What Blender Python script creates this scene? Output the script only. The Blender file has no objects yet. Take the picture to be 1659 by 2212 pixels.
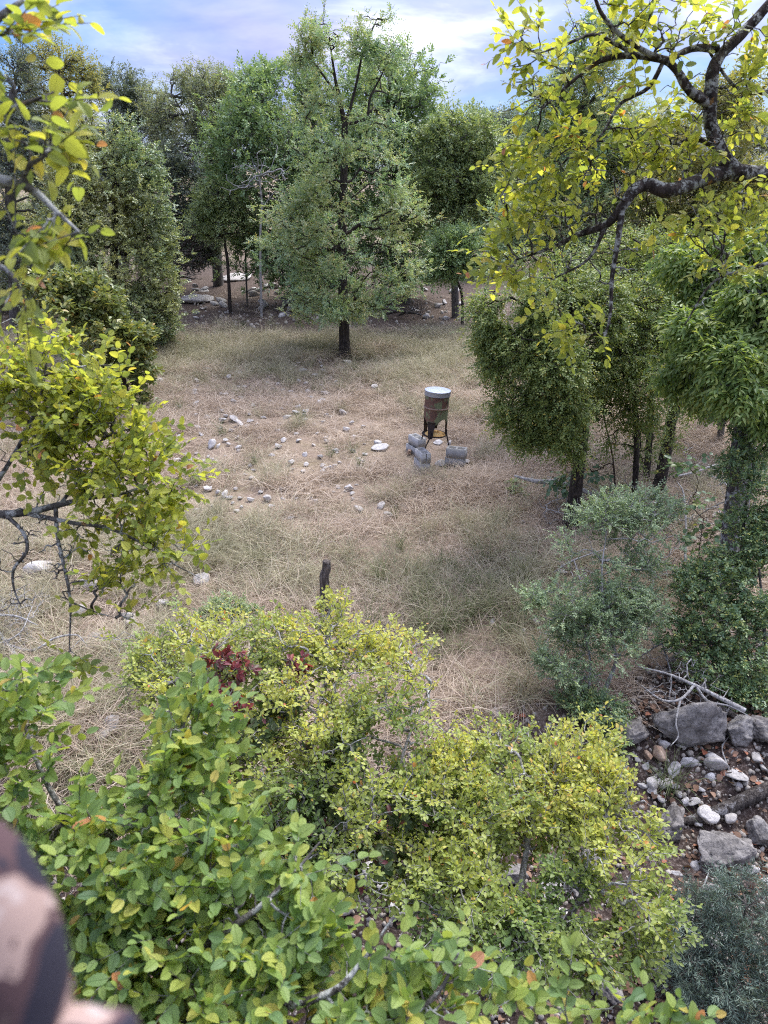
import bpy, math, random
import numpy as np
from mathutils import Vector, Matrix, Euler

random.seed(7)
R = np.random.default_rng(7)
SC = bpy.context.scene
COL = SC.collection
rad = math.radians

# ------------------------------------------------------------------ camera
HC = 5.5                      # eye height of the tree stand above the clearing
PITCH = rad(25.0)
FPX = 740.0                   # focal length in pixels of the 768x1024 frame
K = 768.0 / 1659.0            # coordinates were read off a 1659 x 2212 view
cam_d = bpy.data.cameras.new("camera")
cam = bpy.data.objects.new("camera", cam_d)
COL.objects.link(cam)
cam.location = (0, 0, HC)
cam.rotation_euler = (rad(90) - PITCH, 0, 0)
cam_d.sensor_fit = 'VERTICAL'
cam_d.sensor_height = 36.0
cam_d.lens = 36.0 * FPX / 1024.0
cam_d.clip_start = 0.02
cam_d.clip_end = 3000
cam_d.dof.use_dof = True
cam_d.dof.focus_distance = 9.0
cam_d.dof.aperture_fstop = 6.0
SC.camera = cam
SC.view_settings.view_transform = 'Standard'
SC.view_settings.look = 'None'
SC.view_settings.exposure = 1.42
SC.view_settings.gamma = 1.0
SC.view_settings.use_curve_mapping = False
SC.cycles.filter_width = 1.1
SC.cycles.use_denoising = False
SC.cycles.max_bounces = 12
SC.cycles.diffuse_bounces = 8
SC.cycles.glossy_bounces = 2
SC.cycles.transmission_bounces = 8
SC.cycles.sample_clamp_indirect = 8
SC.cycles.caustics_reflective = False
SC.cycles.caustics_refractive = False

# ------------------------------------------------------------------ sun + sky
SUN_AZ, SUN_EL = rad(32), rad(54)       # ahead and a little to the right, behind thin cloud
SUNV = Vector((math.sin(SUN_AZ) * math.cos(SUN_EL), math.cos(SUN_AZ) * math.cos(SUN_EL), math.sin(SUN_EL)))
sun_d = bpy.data.lights.new("sun", 'SUN')
sun_d.energy = 1.5
sun_d.angle = rad(32)
sun_d.color = (1.0, 0.95, 0.86)
sun = bpy.data.objects.new("sun", sun_d)
COL.objects.link(sun)
sun.rotation_euler = SUNV.to_track_quat('Z', 'Y').to_euler()

world = bpy.data.worlds.new("World")
SC.world = world
world.use_nodes = True
NT = world.node_tree
NT.nodes.clear()


def nd(nt, t, **kw):
    n = nt.nodes.new(t)
    for k, v in kw.items():
        if k.startswith('i_'):
            n.inputs[k[2:].replace('_', ' ')].default_value = v
        else:
            setattr(n, k, v)
    return n


def ramp(nt, stops, fac=None, interp='LINEAR'):
    r = nt.nodes.new('ShaderNodeValToRGB')
    r.color_ramp.interpolation = interp
    els = r.color_ramp.elements
    while len(els) < len(stops):
        els.new(0.5)
    for e, (p, c) in zip(els, stops):
        e.position = p
        e.color = (c[0], c[1], c[2], 1) if not isinstance(c, (int, float)) else (c, c, c, 1)
    if fac is not None:
        nt.links.new(fac, r.inputs[0])
    return r


def mth(nt, op, a, b=None, c=None):
    m = nt.nodes.new('ShaderNodeMath')
    m.operation = op
    for i, v in enumerate((a, b, c)):
        if v is None:
            continue
        if isinstance(v, (int, float)):
            m.inputs[i].default_value = v
        else:
            nt.links.new(v, m.inputs[i])
    return m.outputs[0]


def mixc(nt, fac, a, b, mode='MIX'):
    m = nt.nodes.new('ShaderNodeMix')
    m.data_type = 'RGBA'
    m.blend_type = mode
    for s, v in ((m.inputs[0], fac), (m.inputs[6], a), (m.inputs[7], b)):
        if isinstance(v, (int, float)):
            s.default_value = v
        elif isinstance(v, (tuple, list)):
            s.default_value = (*v[:3], 1)
        else:
            nt.links.new(v, s)
    return m.outputs[2]


sky = nd(NT, 'ShaderNodeTexSky', sky_type='NISHITA', sun_disc=False, sun_elevation=SUN_EL, sun_rotation=SUN_AZ)
sky.air_density = 1.2
sky.dust_density = 0.6
tc = nd(NT, 'ShaderNodeTexCoord')
sx = nd(NT, 'ShaderNodeSeparateXYZ')
NT.links.new(tc.outputs['Generated'], sx.inputs[0])
zz = mth(NT, 'ADD', mth(NT, 'MAXIMUM', sx.outputs[2], 0.0), 0.16)
cx = mth(NT, 'DIVIDE', sx.outputs[0], zz)
cy = mth(NT, 'DIVIDE', sx.outputs[1], zz)
cb = nd(NT, 'ShaderNodeCombineXYZ')
NT.links.new(mth(NT, 'ADD', cx, 1.5), cb.inputs[0])
NT.links.new(mth(NT, 'ADD', cy, 6.1), cb.inputs[1])
n1 = nd(NT, 'ShaderNodeTexNoise', i_Scale=0.6, i_Detail=9.0, i_Roughness=0.52, i_Distortion=0.5)
NT.links.new(cb.outputs[0], n1.inputs['Vector'])
n2 = nd(NT, 'ShaderNodeTexNoise', i_Scale=1.5, i_Detail=6.0, i_Roughness=0.55, i_Distortion=0.3)
NT.links.new(cb.outputs[0], n2.inputs['Vector'])
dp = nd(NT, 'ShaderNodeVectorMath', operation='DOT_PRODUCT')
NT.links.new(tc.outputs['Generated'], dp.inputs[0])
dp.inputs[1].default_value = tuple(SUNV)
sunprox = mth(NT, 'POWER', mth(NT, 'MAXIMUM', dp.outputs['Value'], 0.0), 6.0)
# thin high cloud: denser and brighter towards the sun
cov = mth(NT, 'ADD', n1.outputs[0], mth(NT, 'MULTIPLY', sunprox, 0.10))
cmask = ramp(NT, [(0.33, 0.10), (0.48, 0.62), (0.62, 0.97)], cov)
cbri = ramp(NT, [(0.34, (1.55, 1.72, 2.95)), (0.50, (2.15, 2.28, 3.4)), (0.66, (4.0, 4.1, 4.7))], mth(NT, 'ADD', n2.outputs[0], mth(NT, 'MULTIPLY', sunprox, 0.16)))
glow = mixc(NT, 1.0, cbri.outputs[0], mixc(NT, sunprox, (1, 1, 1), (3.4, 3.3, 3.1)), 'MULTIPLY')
over = mth(NT, 'ADD', 0.9, mth(NT, 'MULTIPLY', mth(NT, 'MAXIMUM', sx.outputs[2], 0.0), 1.9))   # an overcast sky brightens towards the zenith
cbo = nd(NT, 'ShaderNodeCombineColor')
for q in range(3):
    NT.links.new(over, cbo.inputs[q])
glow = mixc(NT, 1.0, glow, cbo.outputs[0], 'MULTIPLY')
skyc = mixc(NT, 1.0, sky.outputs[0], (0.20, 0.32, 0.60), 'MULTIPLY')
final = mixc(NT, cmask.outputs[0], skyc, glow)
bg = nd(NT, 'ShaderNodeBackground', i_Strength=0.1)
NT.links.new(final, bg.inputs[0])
wo = nd(NT, 'ShaderNodeOutputWorld')
NT.links.new(bg.outputs[0], wo.inputs[0])

# ------------------------------------------------------------------ helpers: space
CP, SP = math.cos(PITCH), math.sin(PITCH)


def raydir(Dx, Dy):
    a = (Dx * K - 384.0) / FPX
    b = (512.0 - Dy * K) / FPX
    return np.array([a, CP + b * SP, -SP + b * CP])


def A(Dx, Dy, t):                       # point at axis depth t
    return np.array([0, 0, HC]) + raydir(Dx, Dy) * t


def AY(Dx, Dy, y):                      # point at world distance y
    d = raydir(Dx, Dy)
    return np.array([0, 0, HC]) + d * (y / d[1])


def _hash(ix, iy, s):
    h = (ix * 374761393 + iy * 668265263 + s * 974634617) & 0x7fffffff
    h = ((h ^ (h >> 13)) * 1274126177) & 0x7fffffff
    return ((h ^ (h >> 16)) & 0xffff) / 65535.0


def vnoise(x, y, s=0):
    x = np.asarray(x, float); y = np.asarray(y, float)
    ix = np.floor(x).astype(np.int64); iy = np.floor(y).astype(np.int64)
    fx = x - ix; fy = y - iy
    fx = fx * fx * (3 - 2 * fx); fy = fy * fy * (3 - 2 * fy)
    a = _hash(ix, iy, s); b = _hash(ix + 1, iy, s); c = _hash(ix, iy + 1, s); d = _hash(ix + 1, iy + 1, s)
    return (a * (1 - fx) + b * fx) * (1 - fy) + (c * (1 - fx) + d * fx) * fy


def fbm(x, y, s=0, o=4):
    t = 0; a = .5; n = 0
    for i in range(o):
        t = t + a * vnoise(np.asarray(x) * 2 ** i, np.asarray(y) * 2 ** i, s + i * 17); n += a; a *= .5
    return t / n


def noise3(P, sc, s=0):
    x, y, z = P[:, 0] * sc, P[:, 1] * sc, P[:, 2] * sc
    return (fbm(x + 31.7 * s, y + z * .37, s, 3) + fbm(y + 11, z + x * .31, s + 5, 3) + fbm(z + 3, x + y * .29, s + 9, 3)) / 3


def sstep(a, b, x):
    t = np.clip((np.asarray(x, float) - a) / (b - a), 0, 1)
    return t * t * (3 - 2 * t)


def terrain(x, y):
    x = np.asarray(x, float); y = np.asarray(y, float)
    z = 0.025 * np.clip(y - 17, 0, 45)
    wob = (fbm(x * .6, y * .6, 3, 3) - .5) * 1.2
    z = z - 0.5 * (1 - sstep(5.2, 6.3, y + wob)) - 0.35 * (1 - sstep(2.5, 5.2, y))
    near = 1 - sstep(60, 120, np.hypot(x, y))
    z = z + near * ((fbm(x * .5, y * .5, 11, 3) - .5) * .28 + (fbm(x * 2.1, y * 2.1, 12, 3) - .5) * .10)
    z = z - 1.2 * sstep(70, 200, np.hypot(x, y))
    return z


def soil(x, y):
    """1 where bare dark soil shows, 0 where dry grass covers the ground"""
    x = np.asarray(x, float); y = np.asarray(y, float)
    n = (fbm(x * 1.1, y * 1.1, 21, 4) - .5)
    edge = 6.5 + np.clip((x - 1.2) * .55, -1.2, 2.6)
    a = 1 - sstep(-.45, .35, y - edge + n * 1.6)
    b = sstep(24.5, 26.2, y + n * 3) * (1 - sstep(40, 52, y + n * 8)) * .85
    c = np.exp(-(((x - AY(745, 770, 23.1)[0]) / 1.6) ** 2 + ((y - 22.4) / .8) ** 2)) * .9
    d = np.exp(-(((x - 5.2) / 2.0) ** 2 + ((y - 11.0) / 2.0) ** 2)) * .6
    e = np.exp(-(((x + 1.2) / .5) ** 2 + ((y - 8.3) / .4) ** 2)) * .9
    return np.clip(np.maximum.reduce([a, b, c, d, e]) , 0, 1)


def G(Dx, Dy, z=None):                  # where the pixel's ray meets the ground (or the plane z)
    d = raydir(Dx, Dy)
    zz = 0.0 if z is None else z
    p = None
    for _ in range(25):
        t = (zz - HC) / d[2]
        p = np.array([0, 0, HC]) + d * t
        if z is not None:
            break
        zz = .5 * zz + .5 * float(terrain(p[0], p[1]))
    if z is None:
        p[2] = float(terrain(p[0], p[1]))
    return p


def dpx(P):                             # metres per D pixel at the point P
    t = P[1] * CP - (P[2] - HC) * SP
    return t * K / FPX


# ------------------------------------------------------------------ helpers: meshes
def build(name, V, F, mat=None, parent=None, uv=None, rnd=None, smooth=False, link=True):
    """V (n,3); F list of arrays (m,k)"""
    me = bpy.data.meshes.new(name)
    V = np.asarray(V, np.float32)
    if not isinstance(F, (list, tuple)) or (len(F) and np.asarray(F[0]).ndim == 1):
        F = [np.asarray(F)]
    F = [np.asarray(f, np.int32) for f in F if len(f)]
    nl = sum(f.size for f in F); nf = sum(len(f) for f in F)
    me.vertices.add(len(V)); me.loops.add(nl); me.polygons.add(nf)
    me.vertices.foreach_set('co', V.ravel())
    li = np.concatenate([f.ravel() for f in F]).astype(np.int32)
    tot = np.concatenate([np.full(len(f), f.shape[1], np.int32) for f in F])
    st = np.concatenate([[0], np.cumsum(tot)[:-1]]).astype(np.int32)
    me.loops.foreach_set('vertex_index', li)
    me.polygons.foreach_set('loop_start', st)
    me.polygons.foreach_set('loop_total', tot)
    if smooth:
        me.polygons.foreach_set('use_smooth', np.ones(nf, bool))
    me.update(calc_edges=True)
    if uv is not None:
        l = me.uv_layers.new(name='UVMap')
        l.data.foreach_set('uv', np.asarray(uv, np.float32)[li].ravel())
    if rnd is not None:
        a = me.attributes.new('rnd', 'FLOAT', 'POINT')
        a.data.foreach_set('value', np.asarray(rnd, np.float32))
    if mat is not None:
        me.materials.append(mat)
    if not link:
        return me
    return link_mesh(name, me, parent)


def link_mesh(name, me, parent=None):
    o = bpy.data.objects.new(name, me)
    COL.objects.link(o)
    if parent is not None:
        o.parent = parent
        o.matrix_parent_inverse = Matrix.Translation(parent.location).inverted() if parent.rotation_euler[:] == (0, 0, 0) else parent.matrix_basis.inverted()
    return o


def thing(name, label, cat, loc=(0, 0, 0), group=None):
    o = bpy.data.objects.new(name, None)
    COL.objects.link(o)
    o.location = tuple(float(v) for v in loc)
    o.empty_display_size = .2
    o['label'] = label; o['category'] = cat
    if group:
        o['group'] = group
    return o


def tag(o, label, cat, group=None):
    o['label'] = label; o['category'] = cat
    if group:
        o['group'] = group
    return o


def norm(v):
    return v / np.maximum(np.linalg.norm(v, axis=-1, keepdims=True), 1e-9)


def tubes(PL, RR, sides=4, caps=False):
    """PL (n,k,3), RR (n,k) -> verts, quads"""
    n, k, _ = PL.shape
    T = np.empty_like(PL)
    T[:, 1:-1] = PL[:, 2:] - PL[:, :-2]
    T[:, 0] = PL[:, 1] - PL[:, 0]
    T[:, -1] = PL[:, -1] - PL[:, -2]
    T = norm(T)
    main = norm(PL[:, -1] - PL[:, 0] + 1e-6)
    ref = np.where(np.abs(main[:, 2:3]) > .8, np.array([[1., .1, 0]]), np.array([[.05, .1, 1.]]))
    B1 = norm(np.cross(T, ref[:, None, :]))
    B2 = np.cross(T, B1)
    ang = np.arange(sides) * 2 * np.pi / sides
    V = PL[:, :, None, :] + RR[:, :, None, None] * (np.cos(ang)[None, None, :, None] * B1[:, :, None, :] + np.sin(ang)[None, None, :, None] * B2[:, :, None, :])
    idx = np.arange(n * k * sides).reshape(n, k, sides)
    a = idx[:, :-1, :]; b = np.roll(a, -1, axis=2); d = idx[:, 1:, :]; c = np.roll(d, -1, axis=2)
    F = np.stack([a, b, c, d], -1).reshape(-1, 4)
    return V.reshape(-1, 3), F


def resample(P, Rr, n):
    """Catmull-Rom through control points"""
    P = np.asarray(P, float); Rr = np.asarray(Rr, float)
    m = len(P)
    Q = np.vstack([2 * P[0] - P[1], P, 2 * P[-1] - P[-2]])
    t = np.linspace(0, m - 1 - 1e-6, n)
    i = t.astype(int); f = (t - i)[:, None]
    p0, p1, p2, p3 = Q[i], Q[i + 1], Q[i + 2], Q[i + 3]
    C = .5 * ((2 * p1) + (-p0 + p2) * f + (2 * p0 - 5 * p1 + 4 * p2 - p3) * f ** 2 + (-p0 + 3 * p1 - 3 * p2 + p3) * f ** 3)
    return C, np.interp(t, np.arange(m), Rr)


def limb_mesh(P, Rr, sides=8, seg=24, rough=.12, seed=0):
    """one gnarled limb: lumpy rings"""
    C, r = resample(P, Rr, seg)
    V, F = tubes(C[None], r[None], sides)
    rr = np.repeat(r, sides)
    cc = np.repeat(C, sides, axis=0)
    s = np.arange(seg * sides)
    nz = fbm(V[:, 0] / np.maximum(r.max(), .01) * .8 + seed, (V[:, 1] + V[:, 2]) / np.maximum(r.max(), .01) * .8, 5 + seed, 3) - .5
    V = cc + (V - cc) * (1 + rough * 3.0 * nz)[:, None]
    end = len(V)
    V = np.vstack([V, C[-1] + (C[-1] - C[-2]) * .2])
    cap = np.array([[end - sides + i, end - sides + (i + 1) % sides, end] for i in range(sides)])
    return V, [F, cap]


# leaf templates: (u across, v along, w normal), width 1 -> scaled
def tmpl_quad(w=.55, f=.10):
    T = np.array([[0, 0, 0], [w / 2, .48, f], [0, 1, 0], [-w / 2, .48, f]], float)
    return T, np.array([[0, 1, 2], [0, 2, 3]])


def tmpl_leaf(w=.55, n=3, f=.10, serr=0.0, base=.05, oval=1.0):
    """n cross sections; teeth when serr > 0"""
    ts = np.linspace(0, 1, n + 2)[1:-1]
    mid = [[0, 0, 0]]; le = []; ri = []
    for i, t in enumerate(ts):
        hw = w / 2 * (math.sin(math.pi * t ** (.9 * oval)) ** .58)
        if serr:
            hw *= 1 + (serr if i % 2 == 0 else -serr)
        mid.append([0, t, 0]); ri.append([hw, t - (.03 if serr and i % 2 else 0), f * hw / (w / 2)]); le.append([-hw, t - (.03 if serr and i % 2 else 0), f * hw / (w / 2)])
    mid.append([0, 1, 0])
    T = np.array(mid + ri + le, float)
    nm = n + 2; r0 = nm; l0 = nm + n
    F = [[0, r0, 1], [0, 1, l0]]
    for i in range(n - 1):
        F += [[i + 1, r0 + i, r0 + i + 1], [i + 1, r0 + i + 1, i + 2], [i + 1, i + 2, l0 + i + 1], [i + 1, l0 + i + 1, l0 + i]]
    F += [[n, r0 + n - 1, n + 1], [n, n + 1, l0 + n - 1]]
    return T, np.array(F)


def leaf_geo(P, D, N, L, T, F, rng, bend=.25, wvar=.15):
    n = len(P); m = len(T)
    D = norm(D); S = norm(np.cross(D, N)); N2 = np.cross(S, D)
    bd = (rng.random(n) * 1.3 - .3) * bend
    wv = 1 + (rng.random(n) - .5) * 2 * wvar
    cu = (rng.random(n) - .5) * .25
    v = T[:, 1]; u = T[:, 0]; w = T[:, 2]
    X = (u[None, :] * wv[:, None] + cu[:, None] * v[None, :] ** 2)[..., None] * S[:, None, :]
    Y = v[None, :, None] * D[:, None, :]
    Z = (w[None, :] - bd[:, None] * v[None, :] ** 2)[..., None] * N2[:, None, :]
    V = P[:, None, :] + L[:, None, None] * (X + Y + Z)
    FF = (F[None] + (np.arange(n) * m)[:, None, None]).reshape(-1, F.shape[1])
    uv = np.tile(np.stack([u + .5, v], 1)[None], (n, 1, 1)).reshape(-1, 2)
    return V.reshape(-1, 3), FF, uv


# ------------------------------------------------------------------ growth of branches towards leaf clumps
def grow(seeds, seedcost, anchors, rng, alpha=.35, k=4, jit=.12, up=.08, zpen=.5):
    """joins every anchor to the nearest existing wood; returns polylines, descendants"""
    n = len(anchors)
    best = np.full(n, 1e9); par = np.zeros(n, int)
    nodes = list(seeds); cost = list(seedcost)
    owner = [-1] * len(seeds); pos = [0] * len(seeds)

    def upd(P, c, i0):
        P = np.atleast_2d(P)
        d = anchors[:, None, :] - P[None]
        q = np.sqrt((d ** 2).sum(-1)) + zpen * np.maximum(0, -d[..., 2]) + np.asarray(c)[None]
        j = q.argmin(1); v = q[np.arange(n), j]
        m = v < best
        best[m] = v[m]; par[m] = j[m] + i0
    S = np.asarray(seeds)
    for i in range(0, len(S), 64):
        upd(S[i:i + 64], seedcost[i:i + 64], i)
    done = np.zeros(n, bool)
    PL = np.zeros((n, k, 3)); ppath = np.full(n, -1); ppos = np.zeros(n, int); order = []
    scale = np.where(done, 1e9, best)
    for it in range(n):
        i = int(np.where(done, 1e9, best).argmin())
        p = par[i]
        a = np.asarray(nodes[p]); b = anchors[i]
        ln = np.linalg.norm(b - a)
        tt = np.linspace(0, 1, k)[:, None]
        pl = a + (b - a) * tt
        off = rng.normal(size=3) * jit * ln
        pl = pl + off * (np.sin(np.pi * tt)) + np.array([0, 0, up * ln]) * np.sin(np.pi * tt)
        pl[1:-1] += rng.normal(size=(k - 2, 3)) * jit * .4 * ln
        PL[i] = pl
        ppath[i] = owner[p]; ppos[i] = pos[p]
        done[i] = True; order.append(i)
        c0 = cost[p]
        i0 = len(nodes)
        cs = []
        for q in range(1, k):
            nodes.append(pl[q]); c = c0 + alpha * ln * q / (k - 1); cost.append(c); cs.append(c)
            owner.append(i); pos.append(q)
        upd(pl[1:], cs, i0)
    cnt = np.ones((n, k))
    for i in reversed(order):
        tot = cnt[i, 0]
        j = ppath[i]
        if j >= 0:
            cnt[j, :ppos[i] + 1] += tot
    return PL, cnt


def sample_lobes(lobes, n, rng, shell=.35, gap=0.0, gsc=.8, seed=1):
    """lobes: list of (centre, (rx,ry,rz)); points biased to the outside"""
    vol = np.array([(l[1][0] * l[1][1] * l[1][2]) ** .67 for l in lobes])
    out = []
    have = 0
    while have < n:
        m = int((n - have) * 1.8) + 16
        li = rng.choice(len(lobes), m, p=vol / vol.sum())
        d = norm(rng.normal(size=(m, 3)))
        r = (shell + (1 - shell) * rng.random(m)) ** .6
        r = r * np.where(rng.random(m) < .20, 1.05 + .50 * rng.random(m) ** 1.5, 1.0)
        C = np.array([l[0] for l in lobes])[li]; RR = np.array([l[1] for l in lobes])[li]
        P = C + d * RR * r[:, None]
        if gap > 0:
            g = noise3(P, gsc, seed)
            P = P[g > .5 - (.5 - gap) * .35]
        out.append(P); have += len(P)
    return np.vstack(out)[:n]


def shoots(Apts, Dirs, rng, nsh=3, nlf=9, length=.22, L=.04, upb=.2, spread=.9, flat=.6, droop=0.0, keep_first=True, nrm_up=.75, lvar=.3, opposite=False):
    """leafy shoots at each anchor. returns leaf P,D,N,L and shoot polylines"""
    n = len(Apts)
    Pn = np.repeat(Apts, nsh, axis=0)
    D0 = np.repeat(norm(Dirs), nsh, axis=0)
    D = D0 + rng.normal(size=D0.shape) * spread + np.array([0, 0, upb - droop])
    if keep_first:
        D[::nsh] = D0[::nsh] + rng.normal(size=(n, 3)) * .25 + np.array([0, 0, upb * .5 - droop])
    D = norm(D)
    ln = length * (.6 + .8 * rng.random(len(D)))
    refup = norm(np.array([[0, 0, 1.]]) * flat + rng.normal(size=D.shape) * (1 - flat) * .9)
    S = norm(np.cross(D, refup) + 1e-6)
    Nn = np.cross(S, D)
    Nn = np.where(Nn[:, 2:3] < 0, -Nn, Nn)
    t = (np.arange(nlf) + .6) / nlf
    curve = -droop * .35 * ln[:, None] * t[None] ** 2
    P = Pn[:, None] + D[:, None] * (ln[:, None] * t[None])[..., None]
    P[..., 2] += curve
    sd = np.where(np.arange(nlf) % 2 == 0, 1., -1.)
    ang = rad(52) + rng.normal(size=(len(D), nlf)) * .3
    ang[:, -1] *= .2
    LD = D[:, None] * np.cos(ang)[..., None] + S[:, None] * (np.sin(ang) * sd)[..., None]
    LD = LD + rng.normal(size=LD.shape) * .22
    LD[..., 2] -= droop * .6
    LN = Nn[:, None] * .7 + np.array([0, 0, nrm_up]) + rng.normal(size=LD.shape) * .38
    LL = L * (1 - lvar / 2 + lvar * rng.random((len(D), nlf))) * (.72 + .4 * np.sin(np.pi * np.clip(t * .9 + .08, 0, 1)))[None]
    tip = Pn + D * ln[:, None]; tip[:, 2] += -droop * .35 * ln
    midp = Pn + D * (ln * .5)[:, None]; midp[:, 2] += -droop * .09 * ln
    PLs = np.stack([Pn, midp, tip], 1)
    return P.reshape(-1, 3), LD.reshape(-1, 3), LN.reshape(-1, 3), LL.ravel(), PLs


# ------------------------------------------------------------------ materials
def newmat(name):
    m = bpy.data.materials.new(name)
    m.use_nodes = True
    m.node_tree.nodes.clear()
    return m, m.node_tree


def finish(nt, sh):
    o = nt.nodes.new('ShaderNodeOutputMaterial')
    nt.links.new(sh, o.inputs[0])


def leafmat(name, stops, trans=.42, rough=.42, src='attr', veins=False, patch=None, spec=.35, tr_tint=(1.5, 1.45, .72), psc=.9, gain=1.0, tint=(1, 1, 1)):
    stops = [(q, tuple(min(.6, v * gain * w) for v, w in zip(c, tint))) for q, c in stops]
    patch = patch and [(q, tuple(min(.6, v * gain * w) for v, w in zip(c, tint))) for q, c in patch]
    m, nt = newmat(name)
    if src == 'attr':
        a = nd(nt, 'ShaderNodeAttribute', attribute_name='rnd')
        fac = a.outputs['Fac']
    else:
        a = nd(nt, 'ShaderNodeObjectInfo')
        fac = a.outputs['Random']
    c = ramp(nt, stops, fac).outputs[0]
    geo = nd(nt, 'ShaderNodeNewGeometry')
    if patch:
        nz = nd(nt, 'ShaderNodeTexNoise', i_Scale=psc, i_Detail=2.0)
        nt.links.new(geo.outputs['Position'], nz.inputs['Vector'])
        f = ramp(nt, [(.40, 0.0), (.62, 1.0)], nz.outputs[0]).outputs[0]
        c2 = ramp(nt, patch, fac).outputs[0]
        c = mixc(nt, f, c, c2)
    bump = None
    if veins:
        uv = nd(nt, 'ShaderNodeUVMap', uv_map='UVMap')
        s = nd(nt, 'ShaderNodeSeparateXYZ')
        nt.links.new(uv.outputs[0], s.inputs[0])
        u = mth(nt, 'ABSOLUTE', mth(nt, 'SUBTRACT', s.outputs[0], .5))
        mid = ramp(nt, [(0.0, 1.0), (.028, 0.0)], u).outputs[0]
        ph = mth(nt, 'MULTIPLY', mth(nt, 'SUBTRACT', s.outputs[1], mth(nt, 'MULTIPLY', u, .75)), 68.0)
        lat = ramp(nt, [(.72, 0.0), (.98, .75)], mth(nt, 'ADD', mth(nt, 'MULTIPLY', mth(nt, 'SINE', ph), .5), .5)).outputs[0]
        v = mth(nt, 'MAXIMUM', mid, lat)
        c = mixc(nt, mth(nt, 'MULTIPLY', v, .6), c, mixc(nt, 1.0, c, (.42, .46, .36), 'MULTIPLY'))
        nz2 = nd(nt, 'ShaderNodeTexNoise', i_Scale=140.0, i_Detail=3.0)
        nt.links.new(geo.outputs['Position'], nz2.inputs['Vector'])
        sp = ramp(nt, [(.64, 0.0), (.78, .35)], nz2.outputs[0]).outputs[0]
        c = mixc(nt, sp, c, mixc(nt, 1.0, c, (1.35, .95, .55), 'MULTIPLY'))
        bump = nd(nt, 'ShaderNodeBump', i_Strength=.5, i_Distance=.002)
        nt.links.new(mth(nt, 'SUBTRACT', 1.0, v), bump.inputs['Height'])
    # paler, duller underside
    cu = mixc(nt, mth(nt, 'MULTIPLY', geo.outputs['Backfacing'], .55), c, mixc(nt, .35, c, (.26, .29, .22)))
    p = nd(nt, 'ShaderNodeBsdfPrincipled', i_Roughness=rough)
    p.inputs['Specular IOR Level'].default_value = spec
    nt.links.new(cu, p.inputs['Base Color'])
    tr = nd(nt, 'ShaderNodeBsdfTranslucent')
    nt.links.new(mixc(nt, 1.0, c, tr_tint, 'MULTIPLY'), tr.inputs[0])
    if bump:
        nt.links.new(bump.outputs[0], p.inputs['Normal'])
    ms = nd(nt, 'ShaderNodeMixShader')
    ms.inputs[0].default_value = trans
    nt.links.new(p.outputs[0], ms.inputs[1]); nt.links.new(tr.outputs[0], ms.inputs[2])
    finish(nt, ms.outputs[0])
    return m


def barkmat(name, dark, light, lichen=None, lsc=14.0, lth=.52, orange=0.0, scale=9.0, bump=.6):
    m, nt = newmat(name)
    g = nd(nt, 'ShaderNodeNewGeometry')
    mp = nd(nt, 'ShaderNodeMapping')
    mp.inputs['Scale'].default_value = (1, 1, .28)
    nt.links.new(g.outputs['Position'], mp.inputs[0])
    v = nd(nt, 'ShaderNodeTexNoise', i_Scale=scale * 4, i_Detail=5.0, i_Roughness=.65, i_Distortion=.6)
    nt.links.new(mp.outputs[0], v.inputs['Vector'])
    f = ramp(nt, [(.36, 0.0), (.62, 1.0)], v.outputs[0]).outputs[0]
    c = mixc(nt, f, dark, light)
    h = f
    if lichen:
        n = nd(nt, 'ShaderNodeTexNoise', i_Scale=lsc, i_Detail=7.0, i_Roughness=.68)
        nt.links.new(g.outputs['Position'], n.inputs['Vector'])
        lf = ramp(nt, [(lth, 0.0), (lth + .07, 1.0)], n.outputs[0]).outputs[0]
        c = mixc(nt, lf, c, lichen)
        h = mth(nt, 'ADD', h, mth(nt, 'MULTIPLY', lf, .6))
    if orange:
        n = nd(nt, 'ShaderNodeTexNoise', i_Scale=lsc * .6, i_Detail=4.0)
        mp2 = nd(nt, 'ShaderNodeMapping'); mp2.inputs['Location'].default_value = (7, 3, 5)
        nt.links.new(g.outputs['Position'], mp2.inputs[0]); nt.links.new(mp2.outputs[0], n.inputs['Vector'])
        c = mixc(nt, ramp(nt, [(.66, 0.0), (.72, orange)], n.outputs[0]).outputs[0], c, (.36, .19, .05))
    p = nd(nt, 'ShaderNodeBsdfPrincipled', i_Roughness=.92)
    p.inputs['Specular IOR Level'].default_value = .15
    nt.links.new(c, p.inputs['Base Color'])
    b = nd(nt, 'ShaderNodeBump', i_Strength=bump, i_Distance=.015)
    nt.links.new(h, b.inputs['Height']); nt.links.new(b.outputs[0], p.inputs['Normal'])
    finish(nt, p.outputs[0])
    return m


YG = [(0, (.10, .13, .03)), (.35, (.19, .22, .035)), (.70, (.29, .29, .04)), (.93, (.36, .32, .05)), (.98, (.42, .28, .045)), (.991, (.38, .13, .035)), (1, (.26, .13, .06))]
YGN = [(0, (.07, .13, .045)), (.4, (.12, .19, .045)), (.72, (.19, .25, .045)), (.95, (.28, .29, .05)), (.985, (.34, .24, .055)), (.993, (.36, .14, .04)), (1, (.28, .15, .07))]
M_leaf_yel = leafmat('leaf_yellow_green', YG, trans=.52, veins=True, gain=1.75, tint=(0.98, 1.03, 1.5))
M_leaf_yel_o = leafmat('leaf_yellow_green_single', YG, trans=.52, veins=True, src='obj', gain=1.75, tint=(0.98, 1.03, 1.5))
M_leaf_near = leafmat('leaf_fresh_green', YGN, trans=.46, veins=True, gain=1.8, tint=(1.08, 1.02, 1.35))
M_leaf_near_o = leafmat('leaf_fresh_green_single', YGN, trans=.46, veins=True, src='obj', gain=1.8, tint=(1.08, 1.02, 1.35))
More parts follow.
